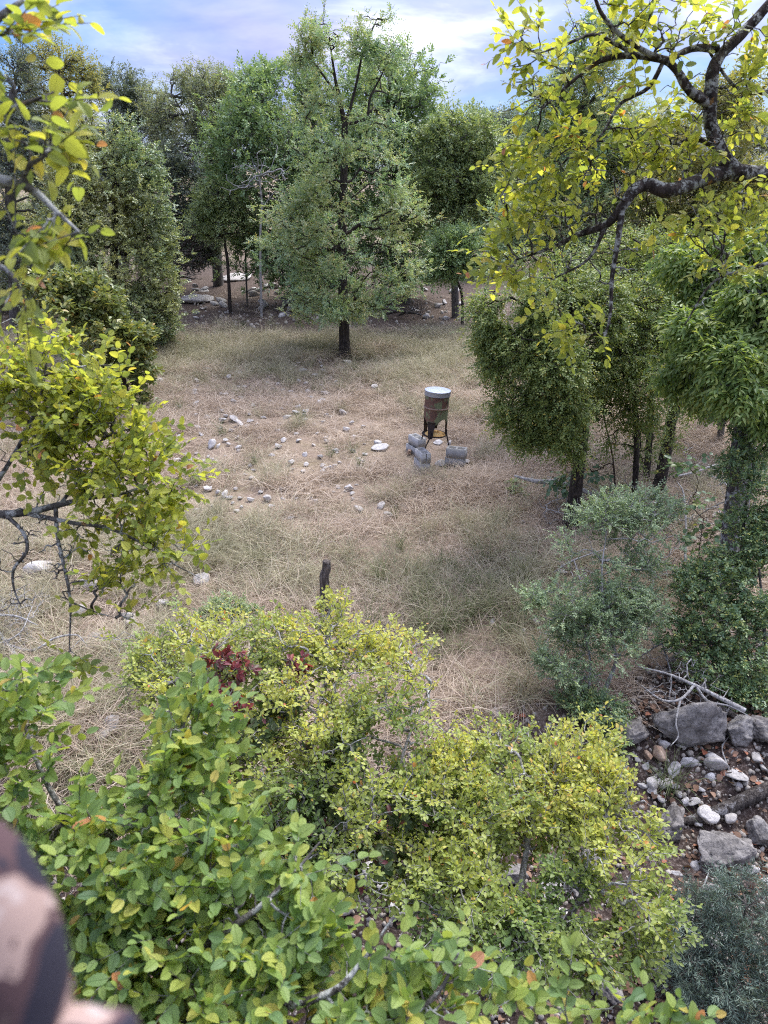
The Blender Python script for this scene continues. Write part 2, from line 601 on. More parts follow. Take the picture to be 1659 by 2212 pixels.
M_leaf_bush = leafmat('leaf_bush', [(0, (.09, .13, .03)), (.35, (.17, .21, .04)), (.7, (.26, .28, .045)), (.92, (.35, .31, .05)), (.975, (.42, .25, .05)), (.99, (.44, .09, .02)), (1, (.34, .14, .06))], trans=.42,
                      patch=[(0, (.06, .10, .03)), (.4, (.10, .15, .035)), (.8, (.17, .21, .04)), (1, (.33, .24, .05))], psc=1.6, gain=1.8, tint=(0.98, 0.98, 1.4))
M_leaf_main = leafmat('leaf_elm_olive', [(0, (.065, .105, .04)), (.4, (.105, .15, .055)), (.8, (.16, .195, .07)), (1, (.25, .22, .08))], trans=.34, rough=.45,
                      patch=[(0, (.10, .13, .045)), (.5, (.155, .18, .06)), (1, (.27, .21, .07))], psc=.55, gain=2.35, tint=(0.92, 1.0, 1.65))
M_leaf_oak = leafmat('leaf_oak_green', [(0, (.030, .070, .028)), (.5, (.055, .115, .04)), (1, (.10, .17, .05))], trans=.28, rough=.4, gain=3, tint=(1.4, 1.0, 1.4))
M_leaf_oak2 = leafmat('leaf_oak_mid', [(0, (.035, .075, .03)), (.5, (.065, .12, .04)), (1, (.12, .18, .05))], trans=.28, rough=.42, gain=2.8, tint=(1.4, 1.0, 1.4))
M_leaf_dense = leafmat('leaf_dense_green', [(0, (.035, .072, .03)), (.5, (.065, .11, .042)), (.85, (.10, .145, .05)), (.97, (.2, .19, .05)), (1, (.33, .22, .05))], trans=.25, rough=.36, spec=.5,
                       patch=[(0, (.06, .09, .03)), (.5, (.11, .14, .045)), (1, (.24, .22, .05))], psc=.35, gain=3, tint=(1.25, 1.0, 1.5))
M_leaf_far = leafmat('leaf_far_olive', [(0, (.055, .075, .04)), (.5, (.10, .12, .055)), (1, (.18, .17, .07))], trans=.28, rough=.55, gain=2.6, tint=(1, 1, 1.35))
M_leaf_fard = leafmat('leaf_far_dark', [(0, (.025, .04, .032)), (.5, (.045, .065, .045)), (1, (.08, .10, .06))], trans=.2, rough=.5, gain=3.4, tint=(1.15, 1, 1.15))
M_leaf_fary = leafmat('leaf_far_yellow', [(0, (.09, .11, .045)), (.5, (.16, .17, .055)), (1, (.27, .22, .06))], trans=.34, rough=.55, tint=(1, 1, 1.2), gain=1.9)
M_leaf_rtree = leafmat('leaf_right_elm', [(0, (.030, .070, .022)), (.5, (.055, .115, .03)), (.88, (.10, .17, .04)), (1, (.19, .20, .04))], trans=.34, rough=.42, gain=2.2, tint=(1.6, 1.05, 1.35))
M_leaf_bright = leafmat('leaf_hanging_bright', [(0, (.06, .13, .03)), (.5, (.11, .20, .045)), (1, (.20, .28, .06))], trans=.42, rough=.4, gain=1.45, tint=(1.25, 1.0, 1.35))
M_leaf_pers = leafmat('leaf_grey_green', [(0, (.065, .10, .055)), (.5, (.11, .16, .085)), (1, (.20, .24, .11))], trans=.28, rough=.42, gain=1.8)
M_leaf_ever = leafmat('leaf_evergreen', [(0, (.022, .055, .025)), (.5, (.045, .095, .035)), (.85, (.09, .14, .04)), (1, (.25, .20, .05))], trans=.22, rough=.33, spec=.5, tint=(1.4, 1.05, 1.25), gain=2.7)
M_leaf_blue = leafmat('leaf_blue_needle', [(0, (.05, .09, .08)), (.5, (.09, .15, .125)), (1, (.17, .24, .20))], trans=.2, rough=.45, gain=1.3, tint=(1.15, 1, 0.95))
M_leaf_post = leafmat('leaf_post_oak', [(0, (.07, .10, .04)), (.5, (.13, .16, .055)), (.9, (.21, .20, .06)), (1, (.33, .22, .06))], trans=.3, rough=.35, spec=.5, gain=1.6)
M_leaf_vine = leafmat('leaf_vine_green', [(0, (.045, .085, .05)), (.6, (.085, .14, .075)), (1, (.20, .20, .06))], trans=.3, rough=.38, gain=1.5)
M_leaf_creep = leafmat('leaf_creeper', [(0, (.05, .09, .03)), (.38, (.08, .11, .035)), (.5, (.16, .05, .055)), (.75, (.22, .045, .06)), (.93, (.34, .07, .05)), (1, (.33, .13, .05))], trans=.36, rough=.38, gain=0.8)
M_litter = leafmat('dead_leaf', [(0, (.11, .065, .042)), (.5, (.20, .115, .07)), (.85, (.30, .19, .125)), (1, (.32, .10, .05))], trans=.1, rough=.75, src='obj')

M_bark_elm = barkmat('bark_lichen', (.018, .015, .012), (.075, .06, .05), lichen=(.33, .34, .30), lsc=26, lth=.50, orange=.9)
M_bark_twig = barkmat('bark_twig', (.04, .03, .022), (.12, .09, .065), scale=20)
M_bark_pale = barkmat('bark_pale_twig', (.15, .14, .13), (.40, .39, .37), lichen=(.52, .53, .50), lsc=16, lth=.53)
M_bark_pale2 = barkmat('bark_grey_lichen', (.045, .04, .036), (.15, .14, .125), lichen=(.40, .41, .38), lsc=22, lth=.49, orange=.95)
M_bark_tree = barkmat('bark_furrowed', (.016, .013, .011), (.085, .072, .062), scale=8, bump=1.0)
M_bark_grey = barkmat('bark_grey', (.05, .045, .04), (.16, .15, .135), scale=7)
M_bark_patch = barkmat('bark_grey_white_patches', (.05, .045, .042), (.14, .13, .125), lichen=(.42, .45, .46), lsc=9, lth=.50, scale=8, bump=.8)
M_dead = barkmat('dead_wood_pale', (.20, .19, .175), (.46, .45, .43), lichen=(.58, .58, .55), lsc=20, lth=.55)
M_deaddark = barkmat('dead_wood_dark', (.025, .02, .018), (.13, .115, .10), lichen=(.30, .29, .28), lsc=11, lth=.56, scale=8, bump=1.0)


def rockmat(name, a, b, dark=(.05, .047, .043), pit=.5, lsc=9.0, top=None):
    m, nt = newmat(name)
    tcn = nd(nt, 'ShaderNodeNewGeometry')
    n1 = nd(nt, 'ShaderNodeTexNoise', i_Scale=lsc, i_Detail=9.0, i_Roughness=.7)
    nt.links.new(tcn.outputs['Position'], n1.inputs['Vector'])
    n2 = nd(nt, 'ShaderNodeTexNoise', i_Scale=lsc * 4.2, i_Detail=6.0, i_Roughness=.7)
    nt.links.new(tcn.outputs['Position'], n2.inputs['Vector'])
    oi = nd(nt, 'ShaderNodeObjectInfo')
    c = mixc(nt, ramp(nt, [(.34, 0.0), (.64, 1.0)], n1.outputs[0]).outputs[0], a, b)
    c = mixc(nt, mth(nt, 'MULTIPLY', oi.outputs['Random'], .45), c, mixc(nt, 1.0, c, (.74, .68, .60), 'MULTIPLY'))
    pf = ramp(nt, [(.33, 1.0), (.46, 0.0)], n2.outputs[0]).outputs[0]
    c = mixc(nt, mth(nt, 'MULTIPLY', pf, pit), c, dark)
    p = nd(nt, 'ShaderNodeBsdfPrincipled', i_Roughness=.9)
    p.inputs['Specular IOR Level'].default_value = .2
    nt.links.new(c, p.inputs['Base Color'])
    b_ = nd(nt, 'ShaderNodeBump', i_Strength=.8, i_Distance=.03)
    nt.links.new(mth(nt, 'ADD', n1.outputs[0], mth(nt, 'MULTIPLY', n2.outputs[0], .5)), b_.inputs['Height'])
    nt.links.new(b_.outputs[0], p.inputs['Normal'])
    finish(nt, p.outputs[0])
    return m


M_rock = rockmat('limestone_pale', (.32, .31, .295), (.60, .585, .56), pit=.6)
M_rockw = rockmat('limestone_white', (.40, .385, .36), (.62, .60, .57), pit=.5)
M_rockr = rockmat('limestone_reddish', (.24, .14, .09), (.46, .36, .28), pit=.4)
M_boulder = rockmat('boulder_grey', (.085, .08, .076), (.33, .315, .295), pit=.95, lsc=9.0)
M_gravel = rockmat('gravel', (.28, .25, .21), (.48, .45, .40), pit=.25)


def groundmat():
    m, nt = newmat('ground_dry_earth')
    g = nd(nt, 'ShaderNodeNewGeometry')
    a = nd(nt, 'ShaderNodeAttribute', attribute_name='rnd')
    n1 = nd(nt, 'ShaderNodeTexNoise', i_Scale=1.4, i_Detail=8.0, i_Roughness=.65)
    n2 = nd(nt, 'ShaderNodeTexNoise', i_Scale=26.0, i_Detail=6.0, i_Roughness=.7)
    for n in (n1, n2):
        nt.links.new(g.outputs['Position'], n.inputs['Vector'])
    straw = ramp(nt, [(.3, (.16, .115, .085)), (.5, (.26, .20, .15)), (.7, (.38, .31, .245))], n2.outputs[0]).outputs[0]
    straw = mixc(nt, ramp(nt, [(.42, 0.0), (.62, .8)], n1.outputs[0]).outputs[0], straw, mixc(nt, 1.0, straw, (.80, .84, .70), 'MULTIPLY'))
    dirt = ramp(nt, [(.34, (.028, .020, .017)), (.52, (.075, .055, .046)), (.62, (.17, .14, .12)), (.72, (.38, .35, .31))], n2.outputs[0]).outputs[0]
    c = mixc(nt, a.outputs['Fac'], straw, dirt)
    p = nd(nt, 'ShaderNodeBsdfPrincipled', i_Roughness=1.0)
    p.inputs['Specular IOR Level'].default_value = .1
    nt.links.new(c, p.inputs['Base Color'])
    b = nd(nt, 'ShaderNodeBump', i_Strength=.9, i_Distance=.03)
    nt.links.new(n2.outputs[0], b.inputs['Height']); nt.links.new(b.outputs[0], p.inputs['Normal'])
    finish(nt, p.outputs[0])
    return m


def grassmat(name, stops, trans=.25):
    m, nt = newmat(name)
    oi = nd(nt, 'ShaderNodeObjectInfo')
    at = nd(nt, 'ShaderNodeAttribute', attribute_name='rnd')
    f = mth(nt, 'ADD', mth(nt, 'MULTIPLY', at.outputs['Fac'], .6), mth(nt, 'MULTIPLY', oi.outputs['Random'], .4))
    c = ramp(nt, stops, f).outputs[0]
    p = nd(nt, 'ShaderNodeBsdfPrincipled', i_Roughness=.6)
    p.inputs['Specular IOR Level'].default_value = .3
    nt.links.new(c, p.inputs['Base Color'])
    tr = nd(nt, 'ShaderNodeBsdfTranslucent')
    nt.links.new(c, tr.inputs[0])
    ms = nd(nt, 'ShaderNodeMixShader'); ms.inputs[0].default_value = trans
    nt.links.new(p.outputs[0], ms.inputs[1]); nt.links.new(tr.outputs[0], ms.inputs[2])
    finish(nt, ms.outputs[0])
    return m


M_gdry = grassmat('grass_dry', [(0, (.24, .18, .125)), (.35, (.42, .33, .24)), (.7, (.57, .47, .355)), (1, (.72, .63, .51))])
M_gmix = grassmat('grass_fading', [(0, (.20, .195, .11)), (.4, (.34, .325, .19)), (.75, (.50, .46, .31)), (1, (.66, .60, .45))])
M_ggreen = grassmat('grass_green', [(0, (.08, .11, .045)), (.5, (.15, .185, .075)), (.85, (.26, .28, .13)), (1, (.50, .43, .25))])


def simple(name, color, rough=.6, metal=0.0, nscale=30.0, var=.25, bump=.2, spec=.4):
    m, nt = newmat(name)
    g = nd(nt, 'ShaderNodeTexCoord')
    n = nd(nt, 'ShaderNodeTexNoise', i_Scale=nscale, i_Detail=6.0, i_Roughness=.65)
    nt.links.new(g.outputs['Object'], n.inputs['Vector'])
    c = mixc(nt, ramp(nt, [(.3, 0.0), (.7, 1.0)], n.outputs[0]).outputs[0], tuple(v * (1 - var) for v in color), tuple(min(1, v * (1 + var)) for v in color))
    p = nd(nt, 'ShaderNodeBsdfPrincipled', i_Roughness=rough, i_Metallic=metal)
    p.inputs['Specular IOR Level'].default_value = spec
    nt.links.new(c, p.inputs['Base Color'])
    b = nd(nt, 'ShaderNodeBump', i_Strength=bump, i_Distance=.004)
    nt.links.new(n.outputs[0], b.inputs['Height']); nt.links.new(b.outputs[0], p.inputs['Normal'])
    finish(nt, p.outputs[0])
    return m

# ================================================================== GROUND
def axis(lo, hi, fine_lo, fine_hi, fine, grow_=1.18):
    a = list(np.arange(fine_lo, fine_hi + 1e-6, fine))
    s = fine
    while a[-1] < hi:
        s *= grow_; a.append(a[-1] + s)
    s = fine
    while a[0] > lo:
        s *= grow_; a.insert(0, a[0] - s)
    return np.array(a)


gx = axis(-1500, 1500, -9, 9, .11)
gy = axis(-200, 2200, 1.5, 19, .11)
GX, GY = np.meshgrid(gx, gy)
GZ = terrain(GX, GY)
sl = soil(GX, GY)
# clods and small hollows where the soil is bare
GZ = GZ + (np.abs(GX) < 10) * (GY < 20) * (sl * (fbm(GX * 5, GY * 5, 33, 3) - .5) * .10 + (fbm(GX * 3.3, GY * 3.3, 34, 2) - .5) * .06)
ny, nx = GX.shape
ii = np.arange(nx * ny).reshape(ny, nx)
GF = np.stack([ii[:-1, :-1], ii[:-1, 1:], ii[1:, 1:], ii[1:, :-1]], -1).reshape(-1, 4)
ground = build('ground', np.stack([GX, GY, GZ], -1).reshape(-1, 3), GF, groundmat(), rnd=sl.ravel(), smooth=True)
ground['kind'] = 'structure'

# ------------------------------------------------------------------ scattering of grass, gravel and litter (masses nobody could count)
def scatter(name, label, pts, eul, scl, idx, meshes, mat_kind='stuff', parent=None):
    me = bpy.data.meshes.new(name)
    me.vertices.add(len(pts))
    me.vertices.foreach_set('co', np.asarray(pts, np.float32).ravel())
    for nm, ty, key, dat in (('rot', 'FLOAT_VECTOR', 'vector', eul), ('scl', 'FLOAT', 'value', scl), ('idx', 'INT', 'value', idx)):
        at = me.attributes.new(nm, ty, 'POINT')
        at.data.foreach_set(key, np.asarray(dat, np.float32 if ty != 'INT' else np.int32).ravel())
    o = bpy.data.objects.new(name, me)
    COL.objects.link(o)
    o['kind'] = 'stuff'
    if label:
        o['label'] = label
    if parent is not None:
        o.parent = parent
        o.matrix_parent_inverse = Matrix.Translation(parent.location).inverted()
    ng = bpy.data.node_groups.new(name + '_nodes', 'GeometryNodeTree')
    ng.interface.new_socket('Geometry', in_out='INPUT', socket_type='NodeSocketGeometry')
    ng.interface.new_socket('Geometry', in_out='OUTPUT', socket_type='NodeSocketGeometry')
    gi = ng.nodes.new('NodeGroupInput'); go = ng.nodes.new('NodeGroupOutput')
    jn = ng.nodes.new('GeometryNodeJoinGeometry')
    for m in reversed(meshes):
        so = bpy.data.objects.new(m.name, m)
        oi = ng.nodes.new('GeometryNodeObjectInfo')
        oi.inputs['Object'].default_value = so
        oi.inputs['As Instance'].default_value = True
        ng.links.new(oi.outputs['Geometry'], jn.inputs[0])
    ip = ng.nodes.new('GeometryNodeInstanceOnPoints')
    ip.inputs['Pick Instance'].default_value = True

    def na(n, t):
        x = ng.nodes.new('GeometryNodeInputNamedAttribute'); x.data_type = t
        x.inputs['Name'].default_value = n
        return x.outputs['Attribute']
    ng.links.new(gi.outputs[0], ip.inputs['Points'])
    ng.links.new(jn.outputs[0], ip.inputs['Instance'])
    ng.links.new(na('idx', 'INT'), ip.inputs['Instance Index'])
    er = ng.nodes.new('FunctionNodeEulerToRotation')
    ng.links.new(na('rot', 'FLOAT_VECTOR'), er.inputs[0])
    ng.links.new(er.outputs[0], ip.inputs['Rotation'])
    ng.links.new(na('scl', 'FLOAT'), ip.inputs['Scale'])
    ng.links.new(ip.outputs[0], go.inputs[0])
    md = o.modifiers.new('scatter', 'NODES')
    md.node_group = ng
    return o


def tuft(name, mat, n, spread, hmin, hmax, lean, width, flop, seed, seg=4, top=90):
    rng = np.random.default_rng(seed)
    az = rng.random(n) * 2 * np.pi
    r = spread * np.sqrt(rng.random(n)); a2 = rng.random(n) * 2 * np.pi
    base = np.stack([r * np.cos(a2), r * np.sin(a2), np.zeros(n) - .02], 1)
    L = hmin + (hmax - hmin) * rng.random(n)
    el0 = np.clip(rad(top) - np.abs(rng.normal(size=n)) * lean, rad(6), rad(90))
    fl = flop * (.4 + rng.random(n))
    turn = rng.normal(size=n) * .5
    t = np.linspace(0, 1, seg + 1)
    P = np.zeros((n, seg + 1, 3)); P[:, 0] = base
    for i in range(seg):
        el = el0 - fl * (i / seg) ** 1.0 * 1.4
        a = az + turn * i / seg
        st = (L / seg)[:, None] * np.stack([np.cos(el) * np.cos(a), np.cos(el) * np.sin(a), np.sin(el)], 1)
        P[:, i + 1] = P[:, i] + st
        P[:, i + 1, 2] = np.maximum(P[:, i + 1, 2], .006 + .03 * rng.random(n))
    side = np.stack([-np.sin(az), np.cos(az), rng.normal(size=n) * .6], 1); side = norm(side)
    w = width * (.6 + .8 * rng.random(n))
    wt = (1 - t ** 2 * .85)
    Lf = P - side[:, None] * (w[:, None] * wt[None])[..., None] * .5
    Rt = P + side[:, None] * (w[:, None] * wt[None])[..., None] * .5
    V = np.stack([Lf, Rt], 2).reshape(-1, 3)
    ix = np.arange(n * (seg + 1) * 2).reshape(n, seg + 1, 2)
    F = np.stack([ix[:, :-1, 0], ix[:, :-1, 1], ix[:, 1:, 1], ix[:, 1:, 0]], -1).reshape(-1, 4)
    rr = np.repeat(rng.random(n), (seg + 1) * 2)
    return build(name, V, F, mat, rnd=rr, link=False)


def ground_points(n, xr, yr, dens, rng):
    out = []
    got = 0
    while got < n:
        y = yr[0] + (yr[1] - yr[0]) * rng.random(n * 2)
        x = xr[0] + (xr[1] - xr[0]) * rng.random(n * 2)
        ok = (np.abs(x) < .60 * y + 1.6) & (rng.random(n * 2) < dens(x, y))
        p = np.stack([x[ok], y[ok]], 1)
        out.append(p); got += len(p)
        if len(p) == 0:
            break
    p = np.vstack(out)[:n]
    return np.column_stack([p, terrain(p[:, 0], p[:, 1])])


def in_blob(x, y, blobs):
    v = np.zeros_like(x)
    for bx, by, rx, ry, a in blobs:
        v = np.maximum(v, a * np.exp(-(((x - bx) / rx) ** 2 + ((y - by) / ry) ** 2)))
    return v


# ------------------------------------------------------------------ rocks
def rock_mesh(name, seed, sub, mat, flat=.6, rough=.25, cuts=5, nsc=1.6, ridge=0.0):
    import bmesh
    rng = np.random.default_rng(seed)
    bm = bmesh.new()
    bmesh.ops.create_icosphere(bm, subdivisions=sub, radius=1)
    V = np.array([v.co[:] for v in bm.verts])
    for _ in range(cuts):
        d = norm(rng.normal(size=3)); h = .42 + .40 * rng.random()
        q = V @ d
        V = V - np.maximum(q - h, 0)[:, None] * d[None] * .92
    nz = noise3(V + seed * 3.1, nsc, seed) - .5
    nz2 = noise3(V + seed * 1.7, nsc * 3.2, seed + 2) - .5
    nz3 = np.abs(noise3(V + seed * 2.3, nsc * 2.0, seed + 4) - .5) * 2 + .5 * np.abs(noise3(V + seed * 1.3, nsc * 6.0, seed + 6) - .5) * 2
    V = V * (1 + rough * 2 * nz + rough * .9 * nz2 - ridge * np.exp(-nz3 * 9))[:, None]
    V = V * np.array([1, .62 + .35 * rng.random(), flat * (.75 + .5 * rng.random())])
    V[:, 0] /= np.abs(V[:, 0]).max()
    F = np.array([[v.index for v in f.verts] for f in bm.faces])
    bm.free()
    return build(name, V, F, mat, link=False, smooth=False)


RK = [rock_mesh('limestone_rock', 500 + i, 3, M_rock, flat=.6, cuts=11, rough=.3) for i in range(9)]
RKW = [rock_mesh('limestone_rock', 540 + i, 3, M_rockw, flat=.66, cuts=11, rough=.3) for i in range(4)]
RKR = [rock_mesh('reddish_rock', 560 + i, 3, M_rockr, flat=.7, cuts=11, rough=.3) for i in range(2)]
BOL = [rock_mesh('boulder', 580 + i, 5, M_boulder, flat=.85, cuts=14, rough=.42, nsc=1.5, ridge=.16) for i in range(5)]
GRV = [rock_mesh('gravel_stone', 600 + i, 1, M_gravel, flat=.7, cuts=3) for i in range(5)]
rr_ = np.random.default_rng(5)
ROCKS = []
BLK = []


def rock(Dx, Dy, wD, mesh, name, label, cat, group=None, sink=.25, rot=None, zs=1.0, tilt=.2, xy=None, size=None):
    p = G(Dx, Dy) if xy is None else np.array([xy[0], xy[1], float(terrain(*xy))])
    r = (wD * dpx(p) / 2 * 1.2) if size is None else size
    o = link_mesh(name, mesh)
    h = max(abs(v.co.z) for v in mesh.vertices[:60])
    o.scale = (r, r, r * zs)
    o.location = (p[0], p[1], p[2] + r * zs * h * (1 - 2 * sink) * .9)
    o.rotation_euler = (rr_.normal() * tilt, rr_.normal() * tilt, rr_.random() * 6.28 if rot is None else rot)
    tag(o, label, cat, group)
    ROCKS.append(o)
    return o


clear_rocks = [(375, 775, 14), (345, 828, 20), (655, 803, 16), (662, 832, 12), (700, 805, 18), (735, 800, 15), (750, 785, 18), (810, 838, 16), (530, 838, 14), (640, 862, 14), (645, 880, 12), (480, 890, 14),
               (424, 877, 15), (505, 908, 24), (517, 918, 20), (540, 912, 16), (620, 905, 18), (640, 893, 16), (600, 935, 14), (457, 965, 25), (600, 968, 20), (612, 955, 16), (487, 953, 15),
               (465, 1003, 18), (440, 998, 14), (630, 1003, 22), (702, 1015, 18), (722, 1010, 13), (655, 1021, 13), (755, 1058, 22), (775, 1107, 22), (823, 1097, 25), (838, 1117, 20), (630, 1121, 16), (485, 1073, 26),
               (447, 1060, 20), (470, 1068, 16), (580, 1081, 24), (562, 1066, 14), (405, 998, 20), (365, 938, 22), (383, 1001, 22), (388, 948, 16), (425, 1105, 16), (497, 1077, 14), (548, 880, 12), (700, 850, 12), (705, 955, 11), (690, 873, 12), (760, 915, 12), (742, 895, 16),
               (520, 860, 12), (570, 905, 13), (585, 985, 13), (540, 1010, 13), (505, 1020, 13), (660, 985, 13), (610, 1060, 12), (672, 1080, 11), (515, 970, 14), (428, 925, 13), (690, 1120, 11), (720, 1065, 11), (560, 948, 12), (640, 940, 12), (680, 920, 11), (725, 830, 12), (770, 806, 13), (795, 800, 12), (680, 812, 13), (610, 845, 11), (585, 870, 11)]
rx_ = np.random.default_rng(404)
for _ in range(140):
    clear_rocks.append((float(rx_.uniform(370, 790)), float(rx_.uniform(785, 1110)), float(rx_.uniform(8, 15))))
clear_rocks = [q for q in clear_rocks if 330 < q[0] < 845]
for i, (x, y, w) in enumerate(clear_rocks):
    w *= .98
    rock(x, y, w, RK[i % 9] if i % 7 else RKW[i % 3], 'limestone_rock', 'pale limestone rock lying in the dry grass between the tall elm and the wooden stump', 'rock', 'limestone rocks strewn over the clearing', sink=-.03, zs=.85)
near_rocks = [(1075, 1241, 14), (1160, 1350, 22), (1131, 1364, 15), (1215, 1241, 22), (1065, 1346, 15), (1195, 1265, 12), (905, 1076, 10), (930, 1065, 16), (1140, 1215, 13), (1125, 1210, 12), (1163, 1205, 10), (1240, 1120, 16), (1130, 1130, 12)]
for i, (x, y, w) in enumerate(near_rocks):
    rock(x, y, w, RK[(i * 2) % 9], 'limestone_rock', 'weathered limestone rock in the grass on the shrub side of the clearing', 'rock', 'rocks in the grass near the grey green shrub', sink=-.12)
left_rocks = [(90, 1240, 60), (195, 1270, 44), (180, 1330, 40), (280, 1340, 36), (205, 1385, 40), (285, 1350, 26), (245, 1570, 38), (350, 1310, 32), (435, 1258, 34), (430, 1335, 26), (188, 1475, 34), (225, 1470, 30), (225, 1590, 36)]
for i, (x, y, w) in enumerate(left_rocks):
    rock(x, y, w, RK[(i * 4 + 1) % 9] if i % 3 else RKW[i % 4], 'limestone_rock', 'limestone rock half sunk in the grass below the lichen covered elm branch', 'rock', 'rocks below the lichen covered branch', sink=.12)
back_rng = np.random.default_rng(15)
for i in range(46):
    x = back_rng.choice([back_rng.normal(430, 35), back_rng.normal(620, 40), back_rng.normal(900, 60), back_rng.normal(560, 60)]); y = back_rng.uniform(605, 690)
    rock(x, y, back_rng.uniform(10, 24), RK[i % 9] if i % 2 else RKW[i % 4], 'limestone_rock', 'limestone rock on the dark stony rise behind the tall elm', 'rock', 'rocks on the stony rise', sink=.2)
for i, (x, y, w) in enumerate([(412, 650, 60), (445, 648, 40), (520, 606, 62), (475, 604, 30), (385, 640, 30), (440, 632, 30), (425, 628, 26)]):
    rock(x, y, w, RKW[i % 4], 'rock_slab', 'flat pale rock slab on the stony rise beside the thin crooked tree', 'rock slab', 'rock slabs on the rise', zs=.45, sink=.2, tilt=.05)
rock(815, 962, 22, RK[2], 'limestone_rock', 'smaller pale rock leaning on the flat slab near the block stacks', 'rock', sink=.05)
rock(824, 970, 38, RKW[1], 'rock_slab', 'flat pale slab of limestone lying between loose rocks and the block stacks', 'rock slab', zs=.5, sink=.1, rot=.1, tilt=.03)
rock(884, 981, 19, RKR[0], 'reddish_rock', 'reddish brown rock beside the rear block stack', 'rock', sink=.12, tilt=.05)
rock(951, 1005, 24, RK[4], 'limestone_rock', 'light grey rock between the two nearest block stacks', 'rock', sink=.12)
rock(1010, 1000, 12, RKW[2], 'limestone_rock', 'small white rock just behind the block stack with the long face', 'rock', sink=.12)
rock(947, 958, 20, RK[6], 'limestone_rock', 'pale flat rock under the corn tray of the feeder', 'rock', sink=.1, zs=.5)
rock(970, 960, 15, RK[7], 'limestone_rock', 'round grey rock under the straight outer leg of the feeder', 'rock', sink=.12)
rock(1070, 1543, 22, RKW[3], 'limestone_rock', 'cream rock alone in the grass above the yellow green bush', 'rock', sink=.1)
rock(770, 1349, 20, RK[3], 'limestone_rock', 'light rock beside the foot of the wooden stump', 'rock', sink=.12)

# stony slope
for (x, y, w, m, zs, lab, nm, snk, rt) in [
    (1492, 1592, 150, BOL[0], .85, 'big weathered boulder with a dark undercut face below the dead white branch', 'boulder', .30, .1),
    (1585, 1590, 70, BOL[1], 1.0, 'pitted boulder against the side of the biggest boulder', 'boulder', .25, .8),
    (1345, 1590, 100, BOL[2], .7, 'low grey boulder under the grey green shrub', 'boulder', .3, .4),
    (1448, 1795, 74, BOL[3], 1.1, 'smooth dark grey boulder touching the yellow green bush', 'boulder', .25, 1.3),
    (1565, 1850, 130, BOL[4], .9, 'angular layered boulder below the fallen log', 'boulder', .28, .4),
    (1640, 1815, 62, BOL[1], 1.0, 'grey boulder at the edge of the slope beside the angular boulder', 'boulder', .25, 2.2),
    (1530, 1935, 60, BOL[2], 1.0, 'lichen grey boulder under the pale bent stick', 'boulder', .25, .2),
    (1650, 1590, 70, BOL[3], .9, 'boulder half hidden by the evergreen shrub', 'boulder', .25, 2.9),
    (1300, 2120, 110, BOL[0], .6, 'pale boulder in the gap below the yellow green bush', 'boulder', .25, 2.0),
    (1265, 1890, 120, BOL[4], .6, 'pale boulder glimpsed through the bush leaves', 'boulder', .25, 1.0),
    (1090, 1900, 80, BOL[3], .7, 'whitish boulder in the middle of the bush shade', 'boulder', .25, .3)]:
    rock(x, y, w, m, nm, lab, 'boulder', sink=snk, rot=rt, zs=zs, tilt=.08)
for i, (x, y, w, lab) in enumerate([
    (1399, 1638, 26, 'brownish rock, smaller of two reddish rocks at the bush tip'), (1424, 1637, 36, 'reddish cream rock, larger of two at the bush tip')]):
    rock(x, y, w, RKR[i], 'reddish_rock', lab, 'rock', sink=.1)
slope = [(1455, 1665, 36), (1490, 1648, 44), (1540, 1640, 34), (1555, 1655, 56), (1588, 1678, 46), (1532, 1682, 26), (1440, 1695, 30), (1412, 1696, 34), (1410, 1708, 22), (1455, 1700, 22), (1510, 1705, 24), (1388, 1700, 20), (1425, 1725, 24),
         (1497, 1735, 34), (1480, 1735, 26), (1465, 1715, 18), (1595, 1698, 16), (1378, 1640, 18), (1395, 1655, 20), (1530, 1850, 28), (1612, 1838, 28), (1625, 1880, 30), (1652, 1905, 24), (1500, 1870, 28),
         (1490, 1985, 28), (1528, 2003, 30), (1545, 2040, 50), (1560, 2110, 24), (1460, 1890, 30), (1632, 1640, 30), (1648, 1660, 24), (1470, 1610, 24), (1430, 1610, 30)]
for i, (x, y, w) in enumerate(slope):
    rock(x, y, w, RK[(i * 5 + 2) % 9], 'slope_rock', 'grey limestone rock lying on the dark soil of the slope', 'rock', 'rocks on the dark soil slope', sink=.34, zs=.9, tilt=.4)
for (x, y, w, lab) in [(1530, 1768, 46, 'cream rounded rock just below the fallen log'), (1576, 1771, 36, 'pinkish white rock below the fallen log, farther along it'), (1508, 1785, 20, 'small white pointed stone below the fallen log'),
                       (1520, 1815, 32, 'white flat stone on top of the angular boulder')]:
    rock(x, y, w, RKW[int(w) % 4], 'white_rock', lab, 'rock', sink=.05)
for i, (x, y, w) in enumerate([(700, 1880, 60), (810, 1900, 70), (640, 1860, 50), (1000, 1930, 60), (1180, 1930, 60), (920, 1880, 50), (690, 1780, 50), (1220, 1990, 50), (860, 1960, 60), (740, 1960, 60), (1120, 2010, 60), (420, 1740, 50), (460, 1690, 40)]):
    rock(x, y, w, RKW[i % 4], 'white_rock', 'whitish rock seen between the leaves under the yellow green bush', 'rock', 'rocks under the bush', sink=.15)


